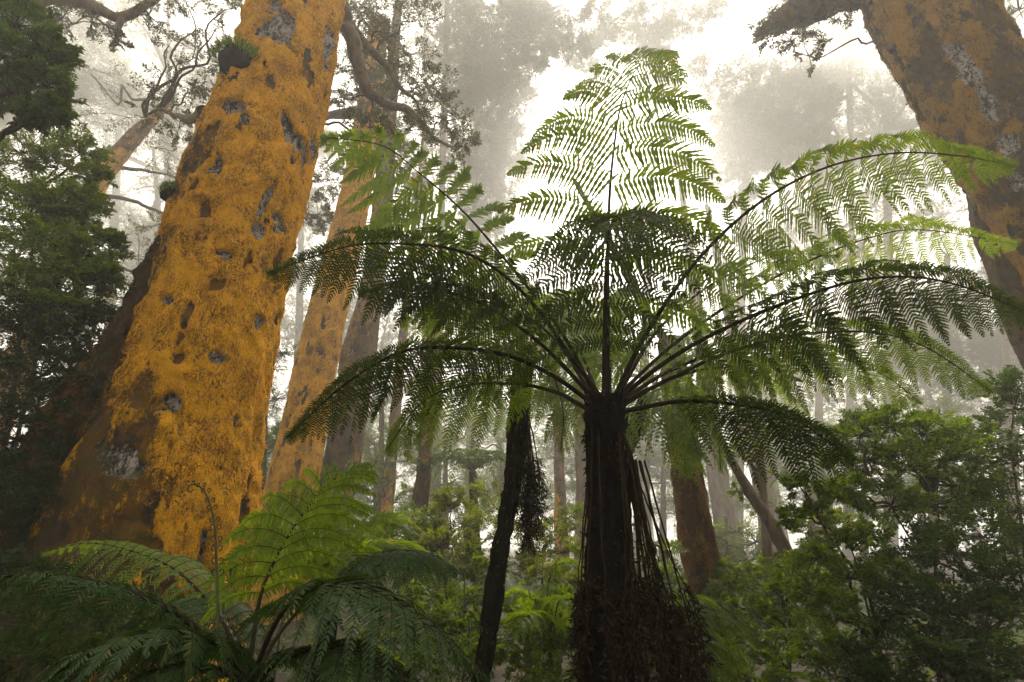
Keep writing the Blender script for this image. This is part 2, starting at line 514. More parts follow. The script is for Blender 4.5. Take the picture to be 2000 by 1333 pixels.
def trunk(parent, pts, mat, name='trunk', nth=64, nh=160, amp=.05, lobes=.05, patches=(), top=3., base_z=-.25, flare=1.25, seed=0,
          tufts=0, tuftmat=None, tuftlen=.04, moss_shade_fun=None, fine=.012, bare_amt=.0, cover=.3, dark=.0):
    """tapering trunk: pts are (px, py, width_px, Y) from top to bottom"""
    A = [at(p[0], p[1], p[3]) for p in pts]
    R = [.5 * p[2] * depth(p[1], p[3]) / F for p in pts]
    if top:
        d = nrm(A[0] - A[1])
        A.insert(0, A[0] + d * top); R.insert(0, R[0] * max(.3, 1 - .05 * top))
    if base_z is not None and A[-1][2] > base_z + .05:
        d = nrm(A[-1] - A[-2])
        if d[2] > -.5: d = nrm(np.array([d[0], d[1], -.8]))
        A.append(A[-1] + d * (A[-1][2] - base_z) / -d[2]); R.append(R[-1] * flare)
    Q = catmull(np.column_stack([np.array(A), np.array(R)]), nh)
    C, r = Q[:, :3], Q[:, 3]
    if parent is not None: LINES.setdefault(parent.name, []).append(C)
    T, Ax, Bx = frames(C)
    th = np.linspace(0, 2 * np.pi, nth, endpoint=False)
    dirv = Ax[:, None] * np.cos(th)[None, :, None] + Bx[:, None] * np.sin(th)[None, :, None]
    rr = r[:, None] * np.ones((1, nth))
    V0 = C[:, None] + dirv * rr[..., None]
    sc = 1.0 / max(.12, float(r.mean()))
    lob = fbm(np.concatenate([dirv * 1.1, ], -1) * 1.2 + np.array([0, 0, 0]) + C[:, None] * .18, 3, seed)
    rr = rr * (1 + lobes * 2 * lob)
    st = np.array([1, 1, .55])
    n1 = fbm(V0 * sc * 1.1 * st, 4, seed + 5)
    n2 = fbm(V0 * sc * 4.5 * st, 4, seed + 9)
    ridge = 1 - 2 * np.abs(fbm(V0 * sc * 3.2 * np.array([1, 1, .3]), 4, seed + 21))
    rr = rr + r[:, None] * (amp * n1 + amp * .5 * ridge) + fine * n2
    bare = np.zeros_like(rr)
    if len(patches) or bare_amt:
        w = fbm(V0 * np.array([5, 5, 3.5]), 4, seed + 33)
        w2 = fbm(V0 * 17, 3, seed + 35)
        for (px, py, pw, ph, ang, deep) in patches:
            # nearest surface vertex on the side that faces the camera, by direction
            Yt = np.interp(py, [p[1] for p in pts], [p[3] for p in pts])
            c = at(px, py, Yt)
            view = nrm(c - np.array([0, 0, CAMZ]))
            ic = np.argmin(np.linalg.norm(C - c, axis=1))
            c = c - view * math.sqrt(max(0, r[ic] ** 2 - np.linalg.norm(np.cross(C[ic] - c, view)) ** 2)) if False else c
            vv = nrm(V0 - np.array([0, 0, CAMZ]))
            ff = np.einsum('ijk,ijk->ij', vv, dirv)  # <0 faces the camera
            # project to pixels
            X = V0[..., 0]; Yy = V0[..., 1]; Zz = V0[..., 2] - CAMZ
            dd = Yy * CP + Zz * SP
            qx = 1000 + F * X / dd; qy = 667 - F * (Zz * CP - Yy * SP) / dd
            ca, sa = math.cos(math.radians(ang)), math.sin(math.radians(ang))
            ax = ((qx - px) * ca + (qy - py) * sa) / pw
            ay = (-(qx - px) * sa + (qy - py) * ca) / ph
            g = np.sqrt(ax ** 2 + ay ** 2) + 1.1 * w + .6 * w2
            k = np.clip((1.15 - g) / .3, 0, 1) * (ff < .1)
            bare = np.maximum(bare, k)
            rr = rr - deep * k
        if bare_amt:
            bare = np.maximum(bare, np.clip((fbm(V0 * sc * 1.3 * np.array([1, 1, .5]), 5, seed + 51) - (1 - bare_amt) * .55) * 6, 0, 1))
    V = C[:, None] + dirv * rr[..., None]
    moss = np.zeros_like(rr) if moss_shade_fun is None else moss_shade_fun(V, dirv)  # on the great trunk this mask also holds painted shade
    f1 = fbm(V0 * np.array([1.5, 1.5, .8]) + 3, 4, seed + 81)
    f2 = fbm(V0 * np.array([7, 7, 4.]) + 9, 3, seed + 83)
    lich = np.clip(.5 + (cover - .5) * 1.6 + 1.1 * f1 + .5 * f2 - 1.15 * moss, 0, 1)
    if dark:
        f3 = fbm(V0 * np.array([6.5, 6.5, 3.2]) + 31, 4, seed + 87)
        dk = np.clip((f3 - (.62 - dark)) * 8, 0, 1)
        lich = lich * (1 - dk); rr = rr - .02 * dk
    rr = rr + fine * 2.2 * (f2 + .6 * fbm(V0 * np.array([14, 14, 9.]), 3, seed + 85))
    rr = rr + fine * 1.2 * lich * (1 - bare)
    V = C[:, None] + dirv * rr[..., None]
    mb = MB()
    i = np.arange(nh - 1)[:, None] * nth
    j = np.arange(nth)[None]; j2 = (j + 1) % nth
    q = np.stack([i + j, i + nth + j, i + nth + j2, i + j2], -1).reshape(-1, 4)
    cap = np.concatenate([V.reshape(-1, 3), C[:1] + (C[:1] - C[1:2])])
    ct = np.stack([np.arange(nth), (np.arange(nth) + 1) % nth, np.full(nth, nh * nth)], -1)
    mb.add(cap, [q, ct])
    mats = [M[mat]]
    if tufts:
        rng = np.random.default_rng(seed + 3)
        wgt = np.clip(.15 + rr, 0, None) * (bare < .3) * ((lich > .55) if tuftmat == 'lichentuft' else (lich < .6)) + 1e-9
        idx = rng.choice(nh * nth, tufts, p=(wgt / wgt.sum()).ravel())
        P = V.reshape(-1, 3)[idx] + rng.normal(0, .012, (tufts, 3))
        dv = dirv.reshape(-1, 3)[idx]
        D = nrm(dv * .45 + rng.normal(0, .55, (tufts, 3)) - Z * .7)
        msk = fbm(P * 4, 3, seed + 70) > -.15
        L = rng.uniform(.4, 1.3, tufts) * tuftlen
        leaves(mb, P[msk] - dv[msk] * .01, D[msk], rng.normal(0, 1, (msk.sum(), 3)), L[msk], L[msk] * .45, 1)
        mats.append(M[tuftmat])
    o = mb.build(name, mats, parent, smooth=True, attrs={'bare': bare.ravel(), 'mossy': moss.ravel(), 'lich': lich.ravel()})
    return o, C, r


# ------------------------------------------------------------------ foliage
def sprays(mb, O, D, Ln, leafL, leafW, rng, ntw=9, nlf=8, mat=0, wood=None, oval=False, flat=.5, rad=.004, fold=1.):
    """flattened leafy sprays growing from O along D"""
    n = len(O)
    D = nrm(D)
    S = nrm(np.cross(D, Z + rng.normal(0, flat, (n, 3))))
    U = np.cross(S, D)
    Ln = np.broadcast_to(Ln, n)
    t = (np.arange(ntw) + .6) / ntw
    ax = O[:, None] + D[:, None] * (Ln[:, None] * t[None])[..., None] - Z * (.16 * Ln[:, None] * t[None] ** 2)[..., None]
    sg = np.where(np.arange(ntw) % 2 == 0, 1., -1.)
    an = rng.uniform(.5, 1.15, (n, ntw))
    an[:, -1] = rng.uniform(-.2, .2, n)
    td = D[:, None] * np.cos(an)[..., None] + S[:, None] * (np.sin(an) * sg)[..., None] + U[:, None] * rng.normal(.08, .22, (n, ntw))[..., None]
    td = nrm(td)
    tl = Ln[:, None] * (.62 - .38 * t[None]) * rng.uniform(.5, 1.25, (n, ntw))
    if wood is not None:
        prisms(wood, O, ax[:, ntw // 2], rad, rad * .6); prisms(wood, ax[:, ntw // 2], ax[:, -1], rad * .6, rad * .25)
        prisms(wood, ax.reshape(-1, 3), (ax + td * tl[..., None]).reshape(-1, 3), rad * .35, rad * .15)
    kk = (np.arange(nlf) + .7) / nlf
    lp = ax[:, :, None] + td[:, :, None] * (tl[..., None] * kk)[..., None]
    ls = np.where(np.arange(nlf) % 2 == 0, 1., -1.)
    tS = nrm(np.cross(td, U[:, None] + 1e-3))
    ld = td[:, :, None] * rng.uniform(.35, .9, (n, ntw, nlf, 1)) + tS[:, :, None] * (ls * 1.)[None, None, :, None] * rng.uniform(.5, 1.0, (n, ntw, nlf, 1)) \
        + rng.normal(0, .25, (n, ntw, nlf, 3)) - Z * .12
    lnm = U[:, None, None] + rng.normal(0, .38 * fold, (n, ntw, nlf, 3))
    lL = leafL * rng.uniform(.6, 1.25, (n, ntw, nlf))
    lp = lp.reshape(-1, 3)
    leaves(mb, lp, ld.reshape(-1, 3), lnm.reshape(-1, 3), lL.ravel(), lL.ravel() * (leafW / leafL), mat, oval)


def clump(lf, wd, c, r, leafL, rng, ns=16, flat=.6, aspect=.42, ntw=9, nlf=8, oval=False, org=None, rad=.006, up=.15):
    """an uneven clump of sprays round c; its twigs spring from c"""
    c = np.asarray(c, float)
    u = nrm(rng.normal(0, 1, (ns, 3)))
    u[:, 2] *= flat
    rr = r * rng.uniform(.15, .75, ns)[:, None]
    O = c + u * rr
    D = nrm(u + rng.normal(0, .3, (ns, 3)) + Z * up)
    if org is not None:
        D = nrm(D + .5 * nrm(c - org))
    if wd is not None:
        prisms(wd, np.repeat(c[None], ns, 0), O, rad, rad * .7)
    sprays(lf, O, D, r * rng.uniform(.4, .8, ns), leafL, leafL * aspect, rng, ntw, nlf, 0, wd, oval, rad=rad * .7)


def limb_path(a, b, rng, wig=.08, rise=.1, k=7):
    L = np.linalg.norm(b - a)
    t = np.linspace(0, 1, k)[:, None]
    P = a * (1 - t) + b * t + Z * L * rise * np.sin(np.pi * t) * (1 if rng.random() < .7 else -.4)
    w = rng.normal(0, wig * L / k ** .5, (k, 3))
    w[0] = 0; w[-1] = 0
    P = P + w
    return catmull(P, 18)


def shrub(name, label, cat, base, clumps, mat, leafL, group=None, ns=14, stems=(), stem_r=.012, seed=1, oval=False, ntw=9, nlf=8, part='crown', aspect=.42, barkm='twig', flat=.6):
    """bush or small tree: clumps are (px, py, radius_px, Y); stems rise from the base, forking to every clump"""
    rng = np.random.default_rng(seed)
    t = thing(name, base, label, cat, group)
    lf = MB()
    base = np.asarray(base, float)
    stem_ends = []
    for k, sp in enumerate(stems):
        P = np.array([at(*s) for s in sp])
        if np.linalg.norm(P[-1][:2] - base[:2]) > .02:
            P = np.vstack([P, base])
        C = catmull(P[::-1], 36)
        wb = MB()
        tube(wb, C + np.cumsum(rng.normal(0, .004, C.shape), 0) * np.linspace(0, 1, 36)[:, None], stem_r * (1 - .72 * np.linspace(0, 1, 36)) * (1 if k == 0 else .8), 7)
        wb.build('stem', M[barkm], t, smooth=True)
        stem_ends.append(C)
    allst = np.concatenate(stem_ends) if stem_ends else base[None] + Z * np.linspace(.2, .5, 4)[:, None]
    for (px, py, rp, Y) in clumps:
        c = at(px, py, Y)
        r = rp * depth(py, Y) / F
        below = allst[allst[:, 2] < max(c[2] - .05, allst[:, 2].min() + .05)]
        dd = np.linalg.norm(below - c, axis=1)
        o = below[np.argmin(dd + rng.uniform(0, .25 * dd.min() + .01, len(dd)))]
        wb = MB()
        C = limb_path(o, c, rng)
        ns_ = int(ns * 1.55)
        tube(wb, C, stem_r * .75 * (1 - .75 * np.linspace(0, 1, 18)), 5)
        clump(lf, wb, c, r * 1.12, leafL, rng, ns_, flat=flat, org=o, ntw=ntw, nlf=nlf, oval=oval, rad=min(.006, stem_r * .25), aspect=aspect)
        wb.build('branch', M[barkm], t, smooth=True)
    lf.build(part, M[mat], t)
    return t


def copy_tree(src, parent=None):
    c = src.copy()
    COL.objects.link(c)
    if parent is not None: c.parent = parent
    for ch in src.children:
        copy_tree(ch, c)
    return c


# ================================================================== camera, sky, light, air
cam = bpy.data.cameras.new('camera')
cam.lens = 17.0; cam.sensor_width = 36.0; cam.clip_end = 2000; cam.clip_start = .05
co = bpy.data.objects.new('camera', cam); COL.objects.link(co)
co.location = (0, 0, CAMZ); co.rotation_euler = (math.radians(90) + PITCH, 0, 0)
scene.camera = co

SUN_EL, SUN_AZ = math.radians(55), math.radians(13)      # azimuth measured from the view axis towards the right
w = bpy.data.worlds.new('World'); scene.world = w; w.use_nodes = True
nt = w.node_tree; nt.nodes.clear()
sky = nt.nodes.new('ShaderNodeTexSky'); sky.sky_type = 'NISHITA'; sky.sun_disc = False
sky.sun_elevation = SUN_EL; sky.sun_rotation = SUN_AZ
sky.dust_density = 8; sky.air_density = 1.0; sky.ozone_density = .6
hs = nt.nodes.new('ShaderNodeHueSaturation'); hs.inputs['Saturation'].default_value = .12
wt = nt.nodes.new('ShaderNodeMix'); wt.data_type = 'RGBA'; wt.blend_type = 'MULTIPLY'; wt.inputs[0].default_value = 1
wt.inputs[7].default_value = (1.0, .955, .855, 1)
bg = nt.nodes.new('ShaderNodeBackground'); bg.inputs[1].default_value = .10
wo = nt.nodes.new('ShaderNodeOutputWorld')
# an even high overcast over the clear sky: nearly the same brightness all round
oc = nt.nodes.new('ShaderNodeMix'); oc.data_type = 'RGBA'; oc.inputs[0].default_value = .9; oc.inputs[7].default_value = (3.3, 3.3, 3.3, 1)
nt.links.new(sky.outputs[0], hs.inputs['Color']); nt.links.new(hs.outputs[0], oc.inputs[6]); nt.links.new(oc.outputs[2], wt.inputs[6]); nt.links.new(wt.outputs[2], bg.inputs[0]); nt.links.new(bg.outputs[0], wo.inputs[0])

sl = bpy.data.lights.new('sun', 'SUN'); sl.energy = 3.2; sl.angle = math.radians(5); sl.color = (1, .93, .80)
so = bpy.data.objects.new('sun', sl); COL.objects.link(so)
so.rotation_euler = (math.radians(90) - SUN_EL, 0, math.pi - SUN_AZ)
so.location = (5, 30, 40)

mb = MB()
x0, x1, y0, y1, z0, z1 = -150, 150, -16, 150, -2.2, 100
V = [(x, y, z) for z in (z0, z1) for y in (y0, y1) for x in (x0, x1)]
mb.add(V, [np.array([[0, 2, 3, 1], [4, 5, 7, 6], [0, 1, 5, 4], [2, 6, 7, 3], [0, 4, 6, 2], [1, 3, 7, 5]])])
m, nt, ns, ln = new_mat('haze_air')
pv = ns.new('ShaderNodeVolumePrincipled')
pv.inputs['Color'].default_value = (1, .985, .95, 1); pv.inputs['Density'].default_value = .0075; pv.inputs['Anisotropy'].default_value = .6
o = ns.new('ShaderNodeOutputMaterial'); ln.new(pv.outputs[0], o.inputs['Volume'])
tag(mb.build('haze', m), 'pale morning mist filling the air between the trees', 'mist', kind='stuff')

# ground sheet
mb = MB()
gx = np.concatenate([np.linspace(-200, -20, 10), np.linspace(-18, 18, 60), np.linspace(20, 200, 10)])
gy = np.concatenate([np.linspace(-200, -4, 8), np.linspace(-3, 30, 66), np.linspace(32, 200, 10)])
X, Y = np.meshgrid(gx, gy)
Zg = .12 * fbm(np.stack([X * .3, Y * .3, 0 * X], -1), 3, 2) - .05
V = np.stack([X, Y, Zg], -1)
nx, ny = len(gx), len(gy)
i = (np.arange(ny - 1)[:, None] * nx + np.arange(nx - 1)[None]).ravel()
mb.add(V, np.stack([i, i + 1, i + nx + 1, i + nx], -1))
mb.build('ground', M['soil'], smooth=True)
bpy.data.objects['ground']['kind'] = 'structure'

# ================================================================== great orange tree
t = thing('lichen_tree', at(260, 1000, 5.5) * np.array([1, 1, 0]), 'massive leaning-looking tree trunk thickly coated in orange lichen', 'tree')
def moss_shade_big(V, d):  # moss, plus shade painted on the trunk's left side and foot
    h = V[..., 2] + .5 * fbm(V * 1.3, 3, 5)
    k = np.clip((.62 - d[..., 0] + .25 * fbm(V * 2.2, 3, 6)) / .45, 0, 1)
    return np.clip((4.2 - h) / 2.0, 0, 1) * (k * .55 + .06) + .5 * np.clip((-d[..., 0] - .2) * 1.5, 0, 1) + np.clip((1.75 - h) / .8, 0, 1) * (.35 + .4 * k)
PATCH = [(545, 55, 34, 42, 20, .03), (640, 85, 12, 40, 10, .03), (575, 275, 13, 38, -30, .05), (462, 212, 22, 12, 0, .05),
         (425, 335, 12, 20, 0, .05), (520, 388, 9, 34, 25, .04), (505, 452, 12, 14, 0, .03), (543, 432, 12, 24, -10, .05), (510, 632, 9, 14, 0, .05),
         (345, 790, 26, 26, 20, .05), (610, 300, 8, 20, 0, .03), (480, 240, 8, 14, 0, .03), (235, 905, 40, 30, 30, .03), (330, 590, 12, 8, 0, .03),
         (440, 500, 14, 7, 20, .03), (395, 1080, 8, 40, 5, .03), (590, 240, 6, 8, 0, .03), (460, 820, 7, 22, 0, .03), (420, 700, 14, 8, 10, .03)]
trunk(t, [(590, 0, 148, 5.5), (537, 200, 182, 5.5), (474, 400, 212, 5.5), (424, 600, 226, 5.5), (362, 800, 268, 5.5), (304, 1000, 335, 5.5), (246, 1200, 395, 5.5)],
      'orange', nth=300, nh=560, amp=.035, lobes=.055, patches=PATCH, seed=4, tufts=24000, tuftmat='lichentuft', tuftlen=.034, moss_shade_fun=moss_shade_big, fine=.022, top=4.5, cover=.85, dark=.30)
trunk(t, [(348, 430, 26, 5.2), (312, 520, 50, 5.1), (256, 640, 66, 5.0), (176, 780, 84, 4.95), (92, 920, 100, 4.9), (0, 1060, 130, 4.8)],
      'brown', name='buttress_root', nth=110, nh=260, amp=.12, lobes=.14, seed=8, top=.5, fine=.03, cover=.6, dark=.3, moss_shade_fun=lambda V, d: np.full(V.shape[:2], .45), tufts=9000, tuftmat='mosstuft', tuftlen=.035)
rng = np.random.default_rng(5)
def px_limb(parent, pts, wpx, mat='twig', name='limb', k=9, mosst=0, seed=0):
    C = catmull(np.array([at(*p) for p in pts]), 50)
    d = np.array([depth(p[1], p[2]) for p in pts])
    r = np.interp(np.linspace(0, 1, 50), np.linspace(0, 1, len(wpx)), .5 * np.array(wpx) * d[0] / F)
    mb = MB()
    rg = np.random.default_rng(seed)
    C = C + fbm(C * 2.2, 3, seed) [:, None] * rg.normal(0, .05, 3)
    tube(mb, C, r, k, disp=lambda P, th, rr: rr * (1 + .25 * fbm(np.stack([np.repeat(P[:, :1] * 5, len(th), 1) + np.cos(th) * 1.2, np.repeat(P[:, 1:2] * 5, len(th), 1) + np.sin(th) * 1.2, np.repeat(P[:, 2:] * 5, len(th), 1)], -1), 3, seed)))
    mats = [M[mat]]
    if mosst:
        idx = rg.integers(0, 50, mosst)
        D = nrm(rg.normal(0, 1, (mosst, 3)))
        P = C[idx] + D * r[idx, None] * .9 + rg.normal(0, .02, (mosst, 3))
        leaves(mb, P, D + Z * -.4, rg.normal(0, 1, (mosst, 3)), rg.uniform(.03, .09, mosst), rg.uniform(.01, .03, mosst), 1)
        mats.append(M['mosstuft'])
    mb.build(name, mats, parent, smooth=True)
    LINES.setdefault(parent.name, []).append(C)
    return C
def branch_to(t, c, rg, barkm, rmax=.07):
    """a branch from the nearest limb or trunk below to the point c; returns its collector"""
    P = np.concatenate(LINES[t.name])
    d = np.linalg.norm(P - c, axis=1) + 1.6 * np.clip(P[:, 2] - c[2] + .25 * np.linalg.norm((P - c)[:, :2], axis=1), 0, None)
    o = P[np.argmin(d)]
    L = limb_path(o, c, rg, .10, .08)
    wb = MB()
    tube(wb, L, min(rmax, .012 + .010 * np.linalg.norm(c - o)) * (1 - .72 * np.linspace(0, 1, 18)), 6)
    return wb, o
L1 = px_limb(t, [(660, 10, 6.0), (690, 95, 6.3), (712, 175, 6.6), (752, 200, 6.9), (800, 225, 7.2), (850, 270, 7.5), (885, 290, 7.7)], [34, 30, 27, 22, 16, 10, 5], 'farbark', seed=3, mosst=300)
L2 = px_limb(t, [(665, 30, 6.1), (700, 75, 6.6), (750, 120, 7.0), (778, 170, 7.3), (815, 205, 7.6), (822, 240, 7.8)], [26, 20, 16, 12, 8, 4], 'farbark', seed=6, mosst=150)
L3 = px_limb(t, [(400, 215, 6.2), (375, 235, 6.8), (345, 228, 7.2), (310, 215, 7.6), (285, 225, 8)], [24, 18, 12, 8, 4], 'farbark', seed=9)
lf = MB(); wb = MB()
for (px, py, rp, Y, n) in [(760, 40, 60, 7.2, 16), (800, 110, 55, 7.4, 14), (770, 150, 50, 7.4, 12), (830, 170, 50, 7.6, 14), (870, 235, 50, 7.7, 16), (905, 275, 34, 7.8, 10), (850, 200, 40, 7.7, 10),
                           (720, 20, 50, 7.0, 10), (720, 250, 45, 7.0, 10), (800, 255, 40, 7.3, 10), (700, 130, 40, 6.9, 8), (820, 30, 40, 7.4, 10), (760, 300, 30, 7.2, 6), (670, 200, 30, 6.8, 5),
                           (330, 170, 52, 7.6, 9), (300, 215, 40, 7.8, 7), (380, 100, 50, 7.4, 8), (350, 250, 36, 7.4, 7), (420, 60, 45, 7.2, 7), (400, 160, 40, 7.2, 7), (440, 20, 40, 7, 6), (330, 90, 40, 7.8, 5), (370, 20, 40, 7.5, 5)]:
    wb, o_ = branch_to(t, at(px, py, Y), rng, 'farbark')
    clump(lf, wb, at(px, py, Y), rp * depth(py, Y) / F, .07, rng, int(n * 1.3), flat=.7, nlf=7, ntw=8)
    wb.build('branch', M['twig'], t)
lf.build('crown', M['canopy'], t)

# epiphyte clumps on the great trunk
def epiphyte(px, py, Y, rp, label, seed, grass=True):
    rg = np.random.default_rng(seed)
    c = at(px, py, Y); r = rp * depth(py, Y) / F
    e = thing('epiphyte', c, label, 'plant')
    mb = MB()
    n = 900
    u = nrm(rg.normal(0, 1, (n, 3))) * np.array([1, 1, .75])
    th = np.linspace(0, 2 * np.pi, 24, endpoint=False); ph = np.linspace(.05, np.pi - .05, 16)
    G = np.stack([np.sin(ph)[:, None] * np.cos(th), np.sin(ph)[:, None] * np.sin(th), np.cos(ph)[:, None] + 0 * th], -1)
    G = G * (1 + .3 * fbm(G * 2.2 + seed, 3)[..., None]) * r * np.array([1, 1, .75]) * .9 + c
    i = np.arange(15)[:, None] * 24; j = np.arange(24)[None]
    mb.add(G, np.stack([i + j, i + 24 + j, i + 24 + (j + 1) % 24, i + (j + 1) % 24], -1).reshape(-1, 4))
    mb.build('root_ball', M['fibre'], e, smooth=True)
    mb = MB()
    up = u[:, 2] > -.2
    P = c + u[up] * r * .9
    leaves(mb, P, u[up] + Z * .9 + rg.normal(0, .3, (up.sum(), 3)), rg.normal(0, 1, (up.sum(), 3)), r * rg.uniform(.25, .6, up.sum()), r * rg.uniform(.04, .1, up.sum()))
    mb.build('leaf_tuft', M['leaf'], e)
epiphyte(468, 130, 4.85, 42, 'larger round fern tuft perched high on the orange trunk', 1)
epiphyte(344, 384, 4.95, 26, 'smaller dark fern tuft on the left edge of the orange trunk', 2)

# ================================================================== standing trunks behind
def standing(name, label, pts, mat, seed, tuft=3000, **kw):
    b = at(pts[-1][0], pts[-1][1], pts[-1][3]); b[2] = 0
    t = thing(name, b, label, 'tree')
    trunk(t, pts, mat, seed=seed, tufts=tuft, tuftmat=kw.pop('tuftmat', 'mosstuft'), **kw)
    return t
def add_crown(t, clumps, leafL, mat, seed, limbs=(), ns=12, nlf=7, ntw=8, part='crown', from_z=None, flat=.65, barkm='farbark'):
    rg = np.random.default_rng(seed)
    for k, (pts, wpx) in enumerate(limbs):
        px_limb(t, pts, wpx, barkm, seed=seed + k, mosst=120)
    lf = MB(); wb = MB()
    for c in clumps:
        px, py, rp, Y = c[:4]
        wb, o_ = branch_to(t, at(px, py, Y), rg, barkm)
        clump(lf, wb, at(px, py, Y), rp * depth(py, Y) / F, leafL, rg, ns, flat=flat, nlf=nlf, ntw=ntw, rad=.012)
        wb.build('branch', M[barkm], t)
    lf.build(part, M[mat], t)

t2 = standing('lichen_tree', 'slimmer orange and brown lichened trunk just right of the massive one',
              [(728, 150, 42, 13), (715, 260, 50, 13), (690, 400, 56, 13), (652, 560, 68, 13), (620, 700, 75, 13), (592, 850, 84, 13), (562, 1000, 98, 13)], 'orange_thin', 14, nth=120, nh=260, amp=.06, tuft=5000, bare_amt=.3, lobes=.05, cover=.8, dark=.28)
add_crown(t2, [(700, 90, 70, 12.5), (640, 350, 40, 13), (760, 60, 60, 13), (620, 420, 36, 13), (720, 150, 46, 12), (690, 210, 36, 12), (740, 200, 40, 12), (760, 130, 40, 12), (700, 20, 50, 12)], .11, 'canopy', 31, ns=18, limbs=[([(712, 215, 13), (680, 222, 13), (640, 228, 13), (615, 245, 13)], [22, 20, 15, 8])])
t3 = standing('mossy_tree', 'grey-brown mossy trunk with a swollen knee, beside the slim orange one',
              [(752, 330, 34, 15), (744, 430, 38, 15), (728, 560, 44, 15), (712, 640, 52, 15), (700, 700, 66, 15), (690, 780, 62, 15), (672, 880, 66, 15), (648, 990, 76, 15)], 'mossbark', 22, nth=100, nh=240, amp=.08, bare_amt=.5, lobes=.05, top=10.)
add_crown(t3, [(790, 330, 50, 16), (740, 250, 50, 16), (800, 420, 34, 16), (760, 300, 50, 14.5), (800, 260, 50, 16), (730, 370, 24, 15)], .13, 'canopy', 33, ns=16)
t4 = standing('mossy_tree', 'straight brown trunk rising behind the right side of the dark tree fern',
              [(1325, 800, 52, 7.5), (1338, 900, 56, 7.5), (1352, 1000, 62, 7.5), (1368, 1100, 68, 7.5), (1385, 1190, 78, 7.5)], 'brown', 27, nth=100, nh=220, amp=.05, bare_amt=.35, top=1.2)
add_crown(t4, [(1310, 745, 40, 7.6), (1350, 770, 30, 7.4), (1290, 790, 26, 7.5)], .06, 'leaf', 91, ns=12)
t5 = standing('leaning_tree', 'thin dark tree leaning left, right of the straight brown trunk',
              [(1400, 850, 16, 7), (1428, 900, 18, 7), (1470, 970, 20, 7), (1505, 1020, 24, 7), (1535, 1080, 24, 7), (1560, 1125, 26, 7)], 'farbark', 29, nth=30, nh=80, amp=.06, tuft=300, top=5.)
t6 = standing('thin_tree', 'very slender mossy trunk standing left of the distant small tree fern',
              [(838, 760, 22, 11), (832, 860, 24, 11), (826, 940, 27, 11), (818, 1010, 30, 11)], 'mossbark', 35, nth=40, nh=150, amp=.15, tuft=1600, top=3.)
t7 = standing('distant_tree', 'small far trunk glowing orange left of the slender mossy trunk',
              [(775, 780, 20, 19), (765, 880, 22, 19), (756, 990, 26, 19)], 'orange_thin', 37, nth=30, nh=110, tuft=0, top=14.)
t8 = standing('distant_tree', 'far orange trunk seen between the two tree ferns',
              [(1088, 800, 17, 17), (1092, 900, 19, 17), (1096, 1030, 24, 17)], 'orange_thin', 39, nth=30, nh=110, tuft=0, top=3.)
add_crown(t8, [(1090, 740, 30, 17), (1070, 770, 24, 17), (1110, 700, 28, 17)], .12, 'leaf', 93, ns=10)
t9 = standing('distant_tree', 'misty pale trunk seen right of the straight brown trunk',
              [(1385, 800, 34, 22), (1400, 920, 38, 22), (1418, 1030, 44, 22)], 'farbark', 41, nth=30, nh=110, tuft=0, top=14.)
t10 = standing('distant_tree', 'faint misty trunk seen beyond the thin leaning tree',
               [(1470, 850, 32, 24), (1490, 950, 36, 24), (1515, 1080, 44, 24)], 'farbark', 43, nth=30, nh=110, tuft=0, top=14.)
t11 = standing('distant_tree', 'mid-distance pale trunk just left of the dark fern trunk',
               [(1132, 780, 22, 15), (1136, 900, 24, 15), (1142, 1020, 28, 15)], 'farbark', 45, nth=30, nh=110, tuft=0, top=3.)
add_crown(t11, [(1140, 740, 30, 15), (1160, 700, 26, 15), (1120, 690, 28, 15)], .11, 'leaf', 95, ns=10)
t12 = standing('forked_tree', 'small forked tree of thin twisting stems behind the leaning one',
               [(1480, 870, 12, 8), (1488, 940, 14, 8), (1496, 1010, 15, 8), (1500, 1080, 17, 8)], 'farbark', 47, nth=20, nh=60, tuft=100, top=.3)
px_limb(t12, [(1488, 960, 8), (1470, 925, 8), (1452, 890, 8)], [10, 8, 5], 'farbark', seed=3)
add_crown(t12, [(1455, 880, 30, 8), (1500, 860, 36, 8.2), (1520, 930, 24, 8), (1490, 990, 26, 8.2), (1440, 960, 20, 8)], .045, 'leaf', 51, ns=9)
add_crown(t6, [(800, 900, 30, 11), (850, 890, 24, 11.3), (790, 960, 26, 11), (870, 960, 24, 11)], .06, 'leaf', 53, ns=8)
# leaning orange trunk in the mist on the left
t13 = standing('leaning_tree', 'mist-veiled orange tree leaning right behind the left shrubs',
               [(335, 195, 8, 13), (300, 232, 18, 13), (265, 265, 26, 13), (215, 325, 30, 13), (175, 385, 32, 13), (140, 450, 34, 13), (100, 540, 38, 13), (40, 700, 44, 13)], 'orange_thin', 49, nth=40, nh=120, tuft=600, bare_amt=.3, top=0, cover=.6)
add_crown(t13, [(330, 300, 60, 14), (250, 230, 70, 14), (390, 380, 60, 15), (270, 500, 60, 15), (250, 600, 60, 15), (310, 440, 40, 15), (180, 150, 70, 15), (330, 560, 50, 15)], .10, 'canopy', 57, ns=8,
          limbs=[([(175, 385, 13), (250, 390, 13.5), (320, 420, 14), (360, 440, 14.5)], [10, 8, 6, 3]), ([(215, 325, 13), (280, 335, 13.5), (340, 345, 14)], [9, 6, 3]), ([(140, 450, 13), (230, 520, 13.5), (310, 545, 14)], [12, 8, 4])])

